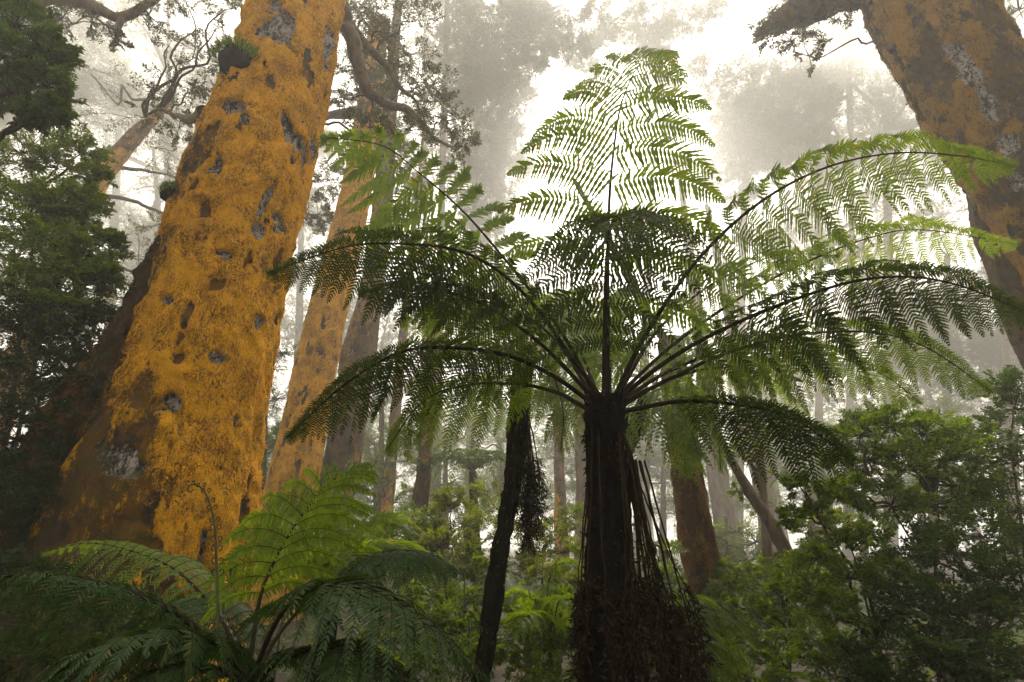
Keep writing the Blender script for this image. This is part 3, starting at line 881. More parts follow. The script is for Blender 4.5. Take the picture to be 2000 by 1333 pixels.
# ================================================================== right-hand great tree
tr = thing('leaning_tree', at(2080, 1000, 5.6) * np.array([1, 1, 0]), 'thick brown trunk bending in from the upper right corner', 'tree')
trunk(tr, [(1780, -60, 170, 5.6), (1800, 0, 176, 5.6), (1846, 100, 168, 5.6), (1896, 180, 166, 5.6), (1952, 260, 168, 5.6), (2008, 340, 166, 5.6), (2080, 450, 168, 5.6), (2145, 560, 175, 5.6), (2240, 800, 195, 5.6), (2330, 1100, 235, 5.6)],
      'mossbark', nth=220, nh=420, amp=.08, lobes=.06, seed=61, bare_amt=.36, cover=.52, dark=.3, tufts=16000, tuftmat='mosstuft', tuftlen=.05, fine=.02, top=2.5,
      patches=[(1885, 130, 22, 60, -35, .02), (1925, 200, 18, 40, -30, .02)])
trunk(tr, [(1925, 360, 60, 6.3), (1950, 440, 76, 6.3), (1990, 520, 90, 6.3), (2040, 640, 104, 6.3), (2130, 800, 120, 6.3), (2230, 1000, 130, 6.3)], 'brown', name='stem', nth=90, nh=160, amp=.07, seed=63, top=1., tufts=2500, tuftmat='mosstuft', tuftlen=.04)
px_limb(tr, [(1720, -40, 5.8), (1640, -15, 6.0), (1560, 25, 6.2), (1500, 55, 6.4), (1478, 68, 6.5)], [84, 76, 66, 48, 16], 'mossbark', k=18, seed=5, mosst=3600)
add_crown(tr, [(1545, 80, 44, 6.4), (1580, 110, 30, 6.6), (1610, 40, 44, 6.2), (1500, 40, 34, 6.4), (1500, 75, 30, 6.4), (1550, 20, 40, 6.2), (1570, 60, 40, 6.3), (1660, 10, 40, 6.0), (1960, 60, 60, 7.5), (1985, 140, 40, 7.5), (1940, 10, 50, 7.5), (1990, 20, 60, 7.5)], .06, 'canopy', 65, ns=9)

# ================================================================== misty canopy trees
BK = 2.4
def far(L, k):
    return [tuple(c[:-1]) + (c[-1] * k,) for c in L]
def mist_tree(label, pts, clumps, leafL, seed, ns=12, limbs=(), cat='tree'):
    pts, clumps, limbs = far(pts, BK), [(a, b, r * 1.2, y * BK) for a, b, r, y in clumps], [(far(p, BK), w) for p, w in limbs]
    leafL *= BK * .85; ns = int(ns * 5); pts = [(a, b, w * .62, y) for a, b, w, y in pts]
    rg = np.random.default_rng(seed + 7)
    clumps = clumps + [(a + rg.normal(0, .9) * r, b + rg.normal(0, .8) * r, r * rg.uniform(.5, .85), y * rg.uniform(.96, 1.1)) for a, b, r, y in clumps for _ in range(2)]
    t = standing('misty_tree', label, pts, 'farbark', seed, nth=24, nh=80, tuft=0, top=0.0)
    add_crown(t, clumps, leafL, 'canopy', seed + 1, limbs=limbs, ns=ns)
    return t
mist_tree('tall misty tree whose hazy crown hangs above the gap left of the upright frond',
          [(930, 250, 14, 14), (925, 500, 22, 14), (918, 1000, 34, 14)],
          [(900, 60, 60, 13), (960, 30, 70, 13), (940, 130, 60, 13), (880, 160, 50, 13), (990, 110, 50, 13.5), (960, 210, 50, 13.5), (1000, 180, 40, 14), (990, 270, 50, 14), (940, 300, 50, 14), (1000, 340, 40, 14), (900, 350, 40, 14), (1040, 70, 40, 13.5), (960, 400, 40, 14), (1030, 20, 40, 13), (880, 20, 50, 13)], .11, 101, 11,
          [([(930, 250, 14), (970, 200, 14), (1000, 140, 13.5)], [12, 8, 4]), ([(928, 330, 14), (890, 250, 13.5), (870, 150, 13)], [12, 8, 4])])
mist_tree('misty tree behind the upright frond with a sparse drooping crown',
          [(1290, 100, 14, 17), (1270, 400, 20, 17), (1250, 1000, 36, 17)],
          [(1215, 30, 40, 16), (1260, 60, 36, 16), (1300, 20, 46, 16), (1350, 40, 36, 16), (1280, 110, 30, 16), (1180, 70, 24, 16), (1380, 10, 30, 16), (1230, 420, 30, 18), (1120, 110, 22, 16)], .12, 111, 7)
mist_tree('misty broad-crowned tree between the upright frond and the right trunk',
          [(1460, 250, 16, 16), (1450, 500, 22, 16), (1440, 1000, 36, 16)],
          [(1430, 210, 46, 15), (1480, 190, 56, 15), (1540, 210, 56, 15), (1590, 240, 40, 15), (1500, 260, 50, 15.5), (1450, 300, 46, 16), (1560, 280, 40, 16), (1420, 250, 40, 16), (1400, 330, 40, 16), (1480, 340, 40, 16), (1400, 170, 30, 15), (1540, 150, 34, 15)], .11, 121, 12,
          [([(1460, 260, 16), (1500, 240, 15.5), (1550, 220, 15)], [12, 8, 4])])
mist_tree('pale misty tree with layered boughs left of the upper right trunk',
          [(1730, 200, 16, 19), (1735, 500, 24, 19), (1740, 1000, 36, 19)],
          [(1650, 120, 50, 18), (1700, 90, 50, 18), (1670, 190, 50, 18), (1740, 170, 50, 18), (1720, 250, 46, 18.5), (1650, 260, 40, 18.5), (1780, 260, 40, 19), (1600, 160, 40, 18), (1690, 310, 40, 19), (1780, 130, 30, 18), (1640, 60, 30, 18)], .12, 131, 9,
          [([(1730, 210, 19), (1690, 190, 18.5), (1650, 150, 18)], [12, 8, 4]), ([(1730, 260, 19), (1770, 200, 18.5), (1790, 140, 18)], [10, 8, 4])])
mist_tree('high misty tree spreading a veil of leaves over the top centre of the view',
          [(880, -200, 14, 13), (865, 300, 20, 13), (850, 1000, 34, 13)],
          [(1060, 20, 40, 12), (1120, 60, 30, 12), (1090, 110, 26, 12.4), (1160, 10, 34, 12), (1030, 130, 30, 12.5), (1000, 60, 40, 12.5), (960, -20, 60, 12)], .10, 145, 5,
          [([(876, -20, 13), (940, -40, 12.6), (1000, 40, 12.4)], [14, 9, 4])])
mist_tree('misty tree showing between the fern fronds and the right thicket',
          [(1850, 500, 16, 17), (1850, 800, 22, 17), (1850, 1000, 30, 17)],
          [(1780, 700, 50, 16), (1840, 660, 50, 16), (1900, 700, 60, 16), (1700, 760, 50, 16.5), (1800, 780, 50, 16), (1960, 660, 50, 16), (1950, 740, 50, 16), (1640, 800, 40, 17), (1840, 420, 40, 17), (1890, 560, 50, 17)], .10, 147, 8)
mist_tree('pale misty tree filling the gap between the two orange trunks',
          [(590, 350, 14, 20), (585, 600, 22, 20), (575, 1000, 34, 20)],
          [(600, 470, 50, 19), (560, 540, 50, 19), (640, 540, 40, 19.5), (590, 620, 40, 20), (700, 620, 40, 20), (560, 660, 40, 20), (640, 300, 40, 19), (600, 390, 30, 19)], .12, 141, 8)
mist_tree('misty tree standing at the far left with long pale boughs',
          [(240, 150, 14, 21), (220, 500, 24, 21), (200, 1000, 36, 21)],
          [(220, 120, 70, 20), (160, 190, 70, 20), (300, 330, 60, 20), (240, 420, 60, 20.5), (350, 480, 50, 20.5), (280, 250, 60, 20), (330, 620, 50, 21), (240, 560, 50, 21), (120, 100, 60, 20)], .13, 151, 8,
          [([(235, 300, 21), (300, 330, 20.5), (370, 350, 20)], [10, 7, 4])])
def canopy_tree(label, seed, px, Y, box, n, rp=(34, 60), ns=5, leafL=.075):
    rg = np.random.default_rng(seed)
    cl = [(rg.uniform(box[0], box[2]), rg.uniform(box[1], box[3]), rg.uniform(*rp), Y * rg.uniform(.9, 1.1)) for _ in range(n)]
    lm = []
    for c in cl[:5]:
        y0 = c[1] + rg.uniform(60, 160)
        lm.append(([(px, y0, Y), (.5 * (px + c[0]), y0 - .6 * (y0 - c[1]), Y), (c[0], c[1], c[3])], [9, 6, 3]))
    return mist_tree(label, [(px, box[1] - 10, 8, Y), (px + rg.normal(0, 8), 500, 16, Y), (px + rg.normal(0, 10), 1000, 26, Y)], cl, leafL, seed, ns + 1, lm)
canopy_tree('misty tall tree in the upper left corner behind the crooked bough', 1201, 60, 13, (-60, -40, 280, 260), 22)
canopy_tree('misty tall tree with fine foliage left of the top of the massive orange trunk', 1203, 330, 15, (230, -40, 480, 330), 13)
canopy_tree('misty tall tree above the curved mossy limb', 1205, 830, 20, (690, -40, 960, 300), 13)
canopy_tree('misty tall tree filling the top right corner behind the bending trunk', 1207, 1960, 13, (1880, -40, 2120, 330), 12)
canopy_tree('pale tall tree whose foliage shows left of the bending right trunk', 1209, 1660, 18, (1560, 20, 1840, 420), 16)
canopy_tree('misty tree with wide foliage behind the two right-hand upper fronds', 1211, 1600, 16, (1380, 300, 1700, 520), 13)
canopy_tree('pale tree between the light left frond and the upright frond', 1213, 980, 20, (870, 240, 1060, 520), 10)
canopy_tree('misty tree low at the right edge beyond the bending trunk', 1215, 1980, 17, (1760, 560, 2080, 820), 12)
canopy_tree('misty tree seen left of the massive trunk above the dark shrub', 1217, 300, 17, (150, 300, 380, 660), 13)

# dark low trees in the middle distance between the trunks
def bank_tree(label, pts, clumps, seed, mat='leafdark', leafL=.06, ns=14):
    pts, clumps = far(pts, 1.45), [(a, b, r * 1.1, y * 1.45) for a, b, r, y in clumps]
    ns = int(ns * 2)
    t = standing('understory_tree', label, pts, 'farbark', seed, nth=16, nh=50, tuft=0, top=0, amp=.04)
    add_crown(t, clumps, leafL, mat, seed + 1, ns=ns, barkm='twig')
    return t
bank_tree('dark bushy tree in the gap between the massive trunk and the slim orange trunk', [(520, 760, 8, 10), (515, 900, 10, 10), (510, 1050, 12, 10)],
          [(520, 720, 40, 10), (550, 690, 34, 10), (500, 790, 50, 10), (540, 780, 36, 10), (500, 870, 46, 9.6), (540, 860, 40, 10), (510, 940, 50, 9.5), (500, 1000, 40, 9)], 161)
bank_tree('hazy bushy tree between the mossy knee trunk and the slender trunk', [(745, 780, 8, 13), (745, 900, 10, 13), (740, 1020, 12, 13)],
          [(740, 800, 34, 13), (770, 860, 30, 13), (730, 900, 30, 12), (760, 940, 36, 12), (710, 960, 30, 12), (800, 1000, 36, 12), (700, 860, 24, 13)], 163, 'leaf')
bank_tree('small flat-topped tree right of the straight brown trunk', [(1418, 1010, 6, 9), (1420, 1070, 7, 9), (1422, 1150, 9, 9)],
          [(1400, 1050, 30, 9), (1440, 1040, 34, 9), (1475, 1060, 30, 9), (1420, 1085, 26, 9), (1460, 1095, 24, 9), (1490, 1090, 20, 9)], 165, 'leaf', .045)
for k, (px, lab) in enumerate([(980, 'hazy tree with a loose crown right of the distant small tree fern'), (1265, 'hazy tree with a loose crown showing between the dark trunk and the brown one'),
                              (1620, 'hazy tree with a loose crown at the edge of the right thicket'), (870, 'hazy tree with a loose crown left of the distant small tree fern'), (1800, 'hazy tree rising beyond the right thicket')]):
    rg = np.random.default_rng(300 + k)
    Yk = 14 + 2 * (k % 3)
    bank_tree(lab, [(px, 880, 8, Yk), (px, 950, 10, Yk), (px, 1030, 14, Yk)],
              [(px + rg.normal(0, 45), 860 + rg.uniform(-60, 130), rg.uniform(26, 40), Yk + rg.uniform(-1, 1)) for _ in range(9)], 171 + 2 * k, 'leaf', .07, 9)

rg = np.random.default_rng(888)
for k in range(14):
    px = 560 + 95 * k + rg.normal(0, 20)
    Yk = rg.uniform(15, 19)
    t = bank_tree('hazy leafy tree in the bank of low trees beyond the trunks', [(px, 870, 7, Yk), (px, 950, 9, Yk), (px, 1035, 13, Yk)],
                  [(px + rg.normal(0, 50), rg.uniform(800, 1010), rg.uniform(26, 44), Yk + rg.uniform(-1, 1)) for _ in range(17)], 271 + 2 * k, 'leaf', .075, 12)
    t['group'] = 'hazy low trees beyond the trunks'

# far forest: one prototype of each kind, copied
def far_proto(seed, h, x, y):
    rg = np.random.default_rng(seed)
    t = thing('far_tree', (x, y, 0), 'far forest tree fading into the mist', 'tree', 'trees of the far forest')
    mb = MB()
    C = catmull(np.array([[x, y, -.3], [x + rg.normal(0, .3), y, h * .4], [x + rg.normal(0, .7), y, h * .8], [x + rg.normal(0, .9), y, h]]), 30)
    tube(mb, C, .34 * (1 - .75 * np.linspace(0, 1, 30)), 9)
    mb.build('trunk', M['farbark'], t, smooth=True)
    lf = MB(); wb = MB()
    for k in range(26):
        z = h * rg.uniform(.35, 1.0)
        a = rg.uniform(0, 2 * np.pi); R = h * .24 * rg.uniform(.2, 1) * (1.25 - z / h * .7)
        b = C[int(np.clip(z / h * 26, 0, 29))]
        c = b + np.array([math.cos(a) * R, math.sin(a) * R, rg.uniform(0, 1)])
        L = limb_path(b - Z * .6, c, rg)
        wb = MB()
        tube(wb, L, .07 * (1 - .8 * np.linspace(0, 1, 18)), 5)
        clump(lf, wb, c, h * .095, .26, rg, 16, flat=.5, ntw=8, nlf=7, rad=.02)
        wb.build('branch', M['farbark'], t)
    lf.build('crown', M['canopy'], t)
    return t
protos = [far_proto(401, 27, -14, 48), far_proto(402, 31, 9, 54), far_proto(403, 24, 24, 46)]
rg = np.random.default_rng(77)
for k, (x, y) in enumerate([(-18, 27), (-25, 34), (-13, 38), (-3, 40), (1, 29), (11, 41), (21, 36), (25, 28), (-32, 28), (33, 38), (-20, 45), (5, 48), (18, 50), (-9, 52)]):
    c = copy_tree(protos[k % 3])
    c.location = (x * 1.9, y * 1.9, 0); c.rotation_euler[2] = rg.uniform(0, 6.28); s = rg.uniform(.85, 1.2); c.scale = (s, s, s)

# ================================================================== foreground tree fern
Cx, Cy, CY = 1182, 800, 2.75
fern = thing('tree_fern', at(1185, 1333, 2.75) * np.array([1, 1, 0]), 'large dark tree fern in the centre with spreading backlit fronds', 'tree fern')
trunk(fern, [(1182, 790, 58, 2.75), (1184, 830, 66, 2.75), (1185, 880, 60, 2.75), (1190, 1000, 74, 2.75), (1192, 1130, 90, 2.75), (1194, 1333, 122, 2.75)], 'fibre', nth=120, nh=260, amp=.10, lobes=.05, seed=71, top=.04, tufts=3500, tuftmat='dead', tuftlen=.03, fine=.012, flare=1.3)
# old frond bases round the crown
mb = MB(); rg = np.random.default_rng(9)
for k in range(90):
    a = rg.uniform(0, 6.28); zz = rg.uniform(-.55, .03)
    c = at(1182, 800, 2.75) + Z * zz
    R = .080 + .01 * rg.random()
    d = np.array([math.cos(a), math.sin(a), 0])
    tube(mb, np.array([c + d * R * .8, c + d * (R + .018) + Z * .05, c + d * (R + .035) + Z * (.09 + .05 * rg.random())]), np.array([.014, .012, .006]), 5)
mb.build('frond_base', M['fibre'], fern)

H = np.array
FR = [  # control points, W, pairs, stipe, keyword arguments
    ([(1186, 795, 2.75), (1187, 640, 2.80), (1188, 440, 2.92), (1198, 300, 3.05), (1218, 190, 3.25), (1262, 112, 3.6), (1320, 100, 4.1)], 1.14, 17, .13, dict(pexp=1.55, hint=(.05, -.8, .3), twist=1.0, droop=.42, pin=.21, m=32, lift=.12, fwd=10, sag=.55, upcut=.75, wid=.5, mat='fern')),
    ([(1165, 780, 2.85), (1090, 640, 2.98), (955, 470, 3.12), (890, 400, 3.18), (820, 340, 3.24), (745, 285, 3.3), (625, 268, 3.35)], .74, 18, .34, dict(hint=(-.15, .8, .5), droop=.3, mat='limefern', lim=(1.15, .78), pin=.25, fwd=16, over=2.0, m=34, wid=.85)),
    ([(1200, 775, 2.75), (1270, 640, 2.7), (1370, 500, 2.65), (1490, 392, 2.6), (1620, 326, 2.6), (1750, 300, 2.6), (1870, 305, 2.65), (1985, 325, 2.7)], .70, 25, .2, dict(lim=(.7, 1.15), mat='fern')),
    ([(1205, 775, 2.85), (1320, 670, 3.2), (1450, 580, 3.5), (1560, 520, 3.7), (1690, 468, 3.9), (1800, 450, 4.0), (1990, 478, 4.2)], .8, 24, .26, dict(mat='limefern', lim=(.7, 1.1))),
    ([(1207, 782, 2.7), (1290, 715, 2.6), (1390, 655, 2.5), (1540, 590, 2.4), (1700, 545, 2.35), (1850, 552, 2.35), (2030, 620, 2.4)], .54, 25, .22, dict(lim=(.65, 1.1))),
    ([(1210, 790, 2.8), (1310, 740, 2.9), (1420, 690, 3.0), (1560, 655, 3.1), (1700, 650, 3.15), (1810, 680, 3.2), (1940, 768, 3.2)], .56, 25, .22, dict(lim=(.65, 1.1), mat='fern')),
    ([(1215, 805, 2.7), (1330, 785, 2.6), (1450, 793, 2.55), (1550, 820, 2.5), (1665, 895, 2.5)], .42, 21, .26, dict(lim=(.6, 1.0), droop=.5)),
    ([(1172, 775, 2.7), (1110, 690, 2.65), (1050, 605, 2.6), (980, 535, 2.55), (900, 492, 2.5), (800, 478, 2.5), (680, 482, 2.55), (520, 535, 2.6)], .54, 26, .24, dict(lim=(1.1, .65))),
    ([(1152, 785, 2.6), (1080, 735, 2.45), (990, 695, 2.3), (880, 680, 2.2), (780, 690, 2.15), (670, 755, 2.1), (560, 855, 2.1)], .36, 27, .2, dict(lim=(1.05, .65), droop=.4)),
    ([(1148, 800, 2.85), (1080, 765, 3.0), (1000, 750, 3.1), (900, 755, 3.2), (820, 790, 3.25), (755, 880, 3.3)], .44, 22, .22, dict(lim=(1.05, .65), droop=.42, mat='fern')),
    ([(1180, 790, 2.7), (1181, 650, 2.62), (1184, 520, 2.5), (1192, 448, 2.3), (1204, 424, 2.05), (1214, 440, 1.8), (1222, 490, 1.6)], .56, 22, .18, dict(hint=(0, .4, 1.), twist=.3, droop=.7, m=28, fwd=10)),
    ([(1165, 785, 2.75), (1075, 690, 2.75), (1000, 630, 2.75), (920, 585, 2.75), (820, 560, 2.8), (700, 570, 2.85)], .45, 21, .22, dict(lim=(1.05, .65))),
    ([(1195, 790, 2.85), (1235, 700, 3.4), (1270, 640, 4.0), (1310, 610, 4.6), (1350, 600, 5.1)], .55, 17, .18, dict(twist=.4, droop=.35, mat='limefern')),
    ([(1172, 790, 2.85), (1140, 700, 3.4), (1110, 640, 4.0), (1085, 605, 4.6), (1060, 600, 5.1)], .55, 17, .18, dict(twist=.4, droop=.35, mat='limefern')),
    ([(1190, 790, 2.9), (1192, 690, 3.5), (1196, 620, 4.2), (1200, 580, 4.9), (1203, 575, 5.5)], .6, 17, .18, dict(twist=.5, droop=.3, mat='limefern')),
    ([(1210, 785, 2.9), (1320, 720, 3.3), (1450, 680, 3.6), (1600, 690, 3.8), (1720, 730, 3.9), (1800, 790, 3.9)], .62, 22, .2, dict(lim=(.7, 1.1), mat='fern')),
    ([(1205, 775, 2.9), (1290, 640, 3.3), (1400, 550, 3.6), (1520, 500, 3.8), (1640, 500, 3.9)], .6, 21, .22, dict(lim=(.7, 1.1), mat='fern')),
    ([(1160, 780, 2.9), (1080, 660, 3.3), (990, 600, 3.5), (880, 590, 3.6), (780, 630, 3.7)], .55, 21, .2, dict(lim=(1.1, .7), mat='fern')),
    ([(1212, 795, 2.85), (1300, 745, 3.4), (1390, 720, 3.9), (1470, 725, 4.3), (1540, 760, 4.6)], .6, 20, .18, dict(twist=.3, droop=.4, mat='fern')),
]
for k, (c, W, n, stp, kw) in enumerate(FR):
    base = dict(hint=(0, .75, 1.), twist=.3, droop=.30, pin=.2, m=28, wid=.54, mat='maturefern', fwd=30)
    base.update(kw)
    frond(fern, c, W, n, stp, seed=500 + k, r0=.014, **base)
# hanging dead fronds
rg = np.random.default_rng(21)
for c in [[(1156, 840, 2.72), (1150, 920, 2.7), (1142, 1050, 2.68), (1134, 1200, 2.62), (1130, 1333, 2.6)],
          [(1158, 830, 2.68), (1154, 930, 2.66), (1148, 1090, 2.62), (1140, 1280, 2.58)],
          [(1155, 850, 2.75), (1146, 960, 2.78), (1134, 1110, 2.8), (1130, 1260, 2.8)],
          [(1215, 835, 2.7), (1238, 900, 2.68), (1262, 1000, 2.66), (1285, 1100, 2.62), (1300, 1240, 2.6)],
          [(1217, 845, 2.65), (1235, 940, 2.6), (1248, 1060, 2.58), (1268, 1180, 2.55), (1290, 1320, 2.5)],
          [(1212, 840, 2.8), (1246, 930, 2.85), (1275, 1010, 2.85), (1310, 1090, 2.85), (1350, 1180, 2.85), (1375, 1300, 2.85)],
          [(1210, 850, 2.6), (1222, 960, 2.55), (1236, 1100, 2.5), (1248, 1230, 2.45), (1256, 1360, 2.4)],
          [(1213, 845, 2.72), (1250, 960, 2.74), (1268, 1080, 2.76), (1300, 1160, 2.76), (1330, 1260, 2.76), (1345, 1370, 2.76)],
          [(1211, 850, 2.62), (1230, 1000, 2.6), (1242, 1150, 2.58), (1262, 1290, 2.56), (1275, 1390, 2.5)],
          [(1215, 860, 2.75), (1242, 1020, 2.78), (1258, 1150, 2.8), (1310, 1250, 2.82), (1360, 1350, 2.82)],
          [(1209, 845, 2.58), (1222, 1040, 2.5), (1228, 1200, 2.45), (1232, 1390, 2.4)],
          [(1213, 842, 2.8), (1258, 985, 2.84), (1290, 1120, 2.86), (1340, 1230, 2.88), (1385, 1340, 2.88)],
          [(1170, 850, 2.55), (1176, 1000, 2.5), (1186, 1150, 2.45), (1205, 1333, 2.4)]]:
    dead_frond(fern, c, W=.085 if c[-1][0] > 1250 else .05, n=22, start=rg.uniform(.55, .75), r0=rg.uniform(.004, .0075), rng=rg)
for k in range(12):
    x = rg.uniform(1225, 1360); y = rg.uniform(1050, 1130) + (x - 1225) * .85
    dead_frond(fern, [(1214 + (x - 1214) * .3, 900, 2.7), (x - 20, y - 40, 2.75), (x, y + 60, 2.75), (x + rg.uniform(-5, 25), y + 180, 2.72), (x + rg.uniform(-5, 30), y + 290, 2.7)], W=.075, n=20, start=.5, r0=.005, rng=rg)

# ================================================================== slender tree fern behind
f2 = thing('tree_fern', at(938, 1333, 4.4) * np.array([1, 1, 0]), 'slender dark-trunked tree fern with lime fronds and a brown skirt', 'tree fern')
trunk(f2, [(1026, 690, 34, 4.4), (1018, 780, 38, 4.4), (1008, 900, 36, 4.35), (994, 980, 32, 4.3), (978, 1080, 33, 4.25), (962, 1180, 34, 4.2), (942, 1320, 36, 4.15)], 'fibre', nth=50, nh=160, amp=.12, seed=81, top=.05, tufts=2500, tuftmat='mosstuft', tuftlen=.03)
for k, (c, W, n, kw) in enumerate([
        ([(1024, 690, 4.4), (960, 640, 4.5), (890, 625, 4.6), (830, 640, 4.7), (790, 670, 4.7)], .46, 18, {}),
        ([(1026, 690, 4.4), (980, 620, 4.7), (920, 590, 5.0), (850, 600, 5.2), (800, 630, 5.3)], .46, 18, {}),
        ([(1024, 695, 4.35), (950, 670, 4.3), (890, 680, 4.25), (840, 715, 4.2), (800, 770, 4.2)], .38, 18, {}),
        ([(1024, 695, 4.4), (1000, 690, 4.2), (975, 705, 4.0), (955, 740, 3.9), (945, 790, 3.85)], .36, 17, {}),
        ([(1030, 695, 4.4), (1060, 700, 4.3), (1085, 745, 4.2), (1100, 810, 4.15), (1095, 880, 4.1)], .40, 17, {}),
        ([(1028, 690, 4.45), (1080, 640, 4.6), (1140, 620, 4.7), (1200, 650, 4.8), (1240, 710, 4.8)], .46, 18, {}),
        ([(1028, 690, 4.5), (1060, 620, 4.9), (1110, 575, 5.3), (1170, 560, 5.6), (1230, 580, 5.8)], .46, 18, {}),
        ([(1026, 690, 4.5), (1020, 620, 4.9), (1010, 560, 5.4), (1000, 530, 5.9), (990, 530, 6.3)], .46, 18, {}),
        ([(1028, 695, 4.45), (1090, 680, 4.6), (1150, 700, 4.7), (1190, 760, 4.8), (1200, 830, 4.8)], .42, 17, {})]):
    frond(f2, c, W, n, .14, mat='limefern', twist=.35, droop=.55, stalk='greenstalk', seed=600 + k, m=18, r0=.012, **kw)
rg = np.random.default_rng(31)
for k in range(11):
    x = rg.uniform(1012, 1052)
    dead_frond(f2, [(1024, 790, 4.35), (1030 + (x - 1030) * .7, 860, 4.3), (x + 4, 930, 4.25), (x, 990 + rg.uniform(-20, 30), 4.25), (x + rg.uniform(-3, 10), 1020 + rg.uniform(-10, 60), 4.25)], W=.13, n=22, start=.45, r0=.006, rng=rg)

# third tree fern, right behind the main trunk
f3 = thing('tree_fern', at(1196, 1250, 5.6) * np.array([1, 1, 0]), 'half-hidden tree fern with bright hanging fronds behind the central one', 'tree fern')
trunk(f3, [(1262, 775, 26, 5.6), (1238, 840, 28, 5.6), (1212, 920, 28, 5.6), (1198, 1020, 30, 5.6), (1196, 1150, 30, 5.6), (1196, 1250, 30, 5.6)], 'fibre', nth=40, nh=120, amp=.1, seed=83, top=.05, tufts=1200, tuftmat='dead', tuftlen=.04)
for k, c in enumerate([
        [(1270, 770, 5.6), (1320, 745, 5.4), (1370, 780, 5.2), (1400, 850, 5.1), (1408, 920, 5.1)],
        [(1270, 770, 5.6), (1300, 760, 5.3), (1325, 800, 5.0), (1335, 860, 4.9), (1338, 925, 4.9)],
        [(1272, 770, 5.6), (1350, 720, 5.6), (1440, 715, 5.6), (1520, 750, 5.6), (1580, 810, 5.6)],
        [(1272, 770, 5.7), (1360, 690, 6.0), (1460, 665, 6.2), (1550, 690, 6.4), (1610, 745, 6.5)],
        [(1268, 770, 5.6), (1240, 760, 5.4), (1215, 790, 5.2), (1210, 850, 5.1), (1212, 900, 5.1)],
        [(1272, 770, 5.7), (1310, 690, 6.2), (1360, 640, 6.7), (1420, 630, 7.0)],
        [(1268, 770, 5.7), (1225, 690, 6.2), (1180, 650, 6.6), (1120, 650, 6.8)],
        [(1271, 772, 5.5), (1310, 775, 5.0), (1345, 830, 4.7), (1365, 890, 4.6)]]):
    frond(f3, c, .5, 17, .14, mat='limefern', twist=.35, droop=.6, stalk='greenstalk', seed=650 + k, m=16, r0=.012)

# distant small tree fern
f4 = thing('tree_fern', at(925, 1000, 11) * np.array([1, 1, 0]), 'small distant tree fern with an open umbrella of thin fronds', 'tree fern')
trunk(f4, [(923, 925, 13, 11), (925, 960, 16, 11), (926, 1000, 17, 11), (928, 1040, 18, 11)], 'fibre', nth=24, nh=60, amp=.1, seed=85, top=.03)
for k in range(13):
    a = 2 * math.pi * (k + .3) / 13
    b = at(923, 922, 11)
    R = 1.15 * (1 + .12 * math.sin(k * 2.3))
    d = np.array([math.cos(a), math.sin(a), 0])
    frond(f4, [b, b + d * R * .35 + Z * .30, b + d * R * .75 + Z * .32, b + d * R * 1.1 - Z * .06], .30, 14, .12, mat='maturefern', m=11, seed=700 + k, r0=.01, world=True, droop=.5)

# ================================================================== ground ferns, lower left
g1 = thing('ground_fern', at(485, 1333, 2.1) * np.array([1, 1, 0]) , 'big ground fern spreading dark and light fronds at the foot of the orange trunk', 'fern')
b = at(485, 1333, 2.15)
mb = MB()
tube(mb, np.array([[b[0], b[1], -.1], [b[0] + .02, b[1], b[2] * .5], [b[0], b[1], b[2]]]), np.array([.11, .10, .08]), 14, disp=lambda P, th, rr: rr * (1 + .2 * fbm(np.stack([P[:, :1] * 9 + np.cos(th) * 2, P[:, 1:2] * 9 + np.sin(th) * 2, P[:, 2:] * 9 + 0 * th], -1), 3)))
mb.build('trunk', M['fibre'], g1)
for k, (c, W, n, mat, kw) in enumerate([
        ([(480, 1320, 2.15), (430, 1210, 2.5), (350, 1120, 2.8), (260, 1078, 3.0), (170, 1062, 3.1), (82, 1080, 3.15)], .26, 17, 'limefern', dict(stipe=.34, lim=(1.15, .65))),
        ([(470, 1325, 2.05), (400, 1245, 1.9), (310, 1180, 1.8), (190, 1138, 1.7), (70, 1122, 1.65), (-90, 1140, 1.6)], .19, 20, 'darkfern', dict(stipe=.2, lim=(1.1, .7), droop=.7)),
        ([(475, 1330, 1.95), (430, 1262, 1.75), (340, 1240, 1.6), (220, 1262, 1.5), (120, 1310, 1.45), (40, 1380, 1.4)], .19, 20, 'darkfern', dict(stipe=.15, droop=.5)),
        ([(485, 1325, 2.2), (508, 1170, 2.35), (545, 1080, 2.5), (595, 1000, 2.65), (650, 938, 2.8), (720, 905, 2.95)], .36, 14, 'limefern', dict(stipe=.26, hint=(-.2, -.8, .4), twist=1.0, droop=.35, pin=.15, fwd=6, sag=.35, upcut=.3, lift=.05)),
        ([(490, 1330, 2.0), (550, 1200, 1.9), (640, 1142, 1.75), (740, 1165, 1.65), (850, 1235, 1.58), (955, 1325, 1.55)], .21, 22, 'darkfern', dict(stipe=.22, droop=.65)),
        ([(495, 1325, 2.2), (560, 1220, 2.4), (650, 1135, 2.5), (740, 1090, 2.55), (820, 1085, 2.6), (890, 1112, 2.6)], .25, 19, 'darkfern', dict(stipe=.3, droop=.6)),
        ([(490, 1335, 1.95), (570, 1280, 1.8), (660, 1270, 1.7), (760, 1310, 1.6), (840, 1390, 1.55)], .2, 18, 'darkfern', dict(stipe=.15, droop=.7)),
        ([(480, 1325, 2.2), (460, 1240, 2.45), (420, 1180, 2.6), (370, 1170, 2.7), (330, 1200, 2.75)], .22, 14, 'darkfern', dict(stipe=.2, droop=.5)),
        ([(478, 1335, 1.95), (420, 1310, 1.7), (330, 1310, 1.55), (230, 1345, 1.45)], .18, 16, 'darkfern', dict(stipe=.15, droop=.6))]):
    kw.setdefault('droop', .45); kw.setdefault('twist', .3)
    frond(g1, c, W * 1.3, int(n * 1.25), mat=mat, seed=800 + k, r0=.009, stalk='stalk', **{'m': 30, 'pin': .17, **kw})
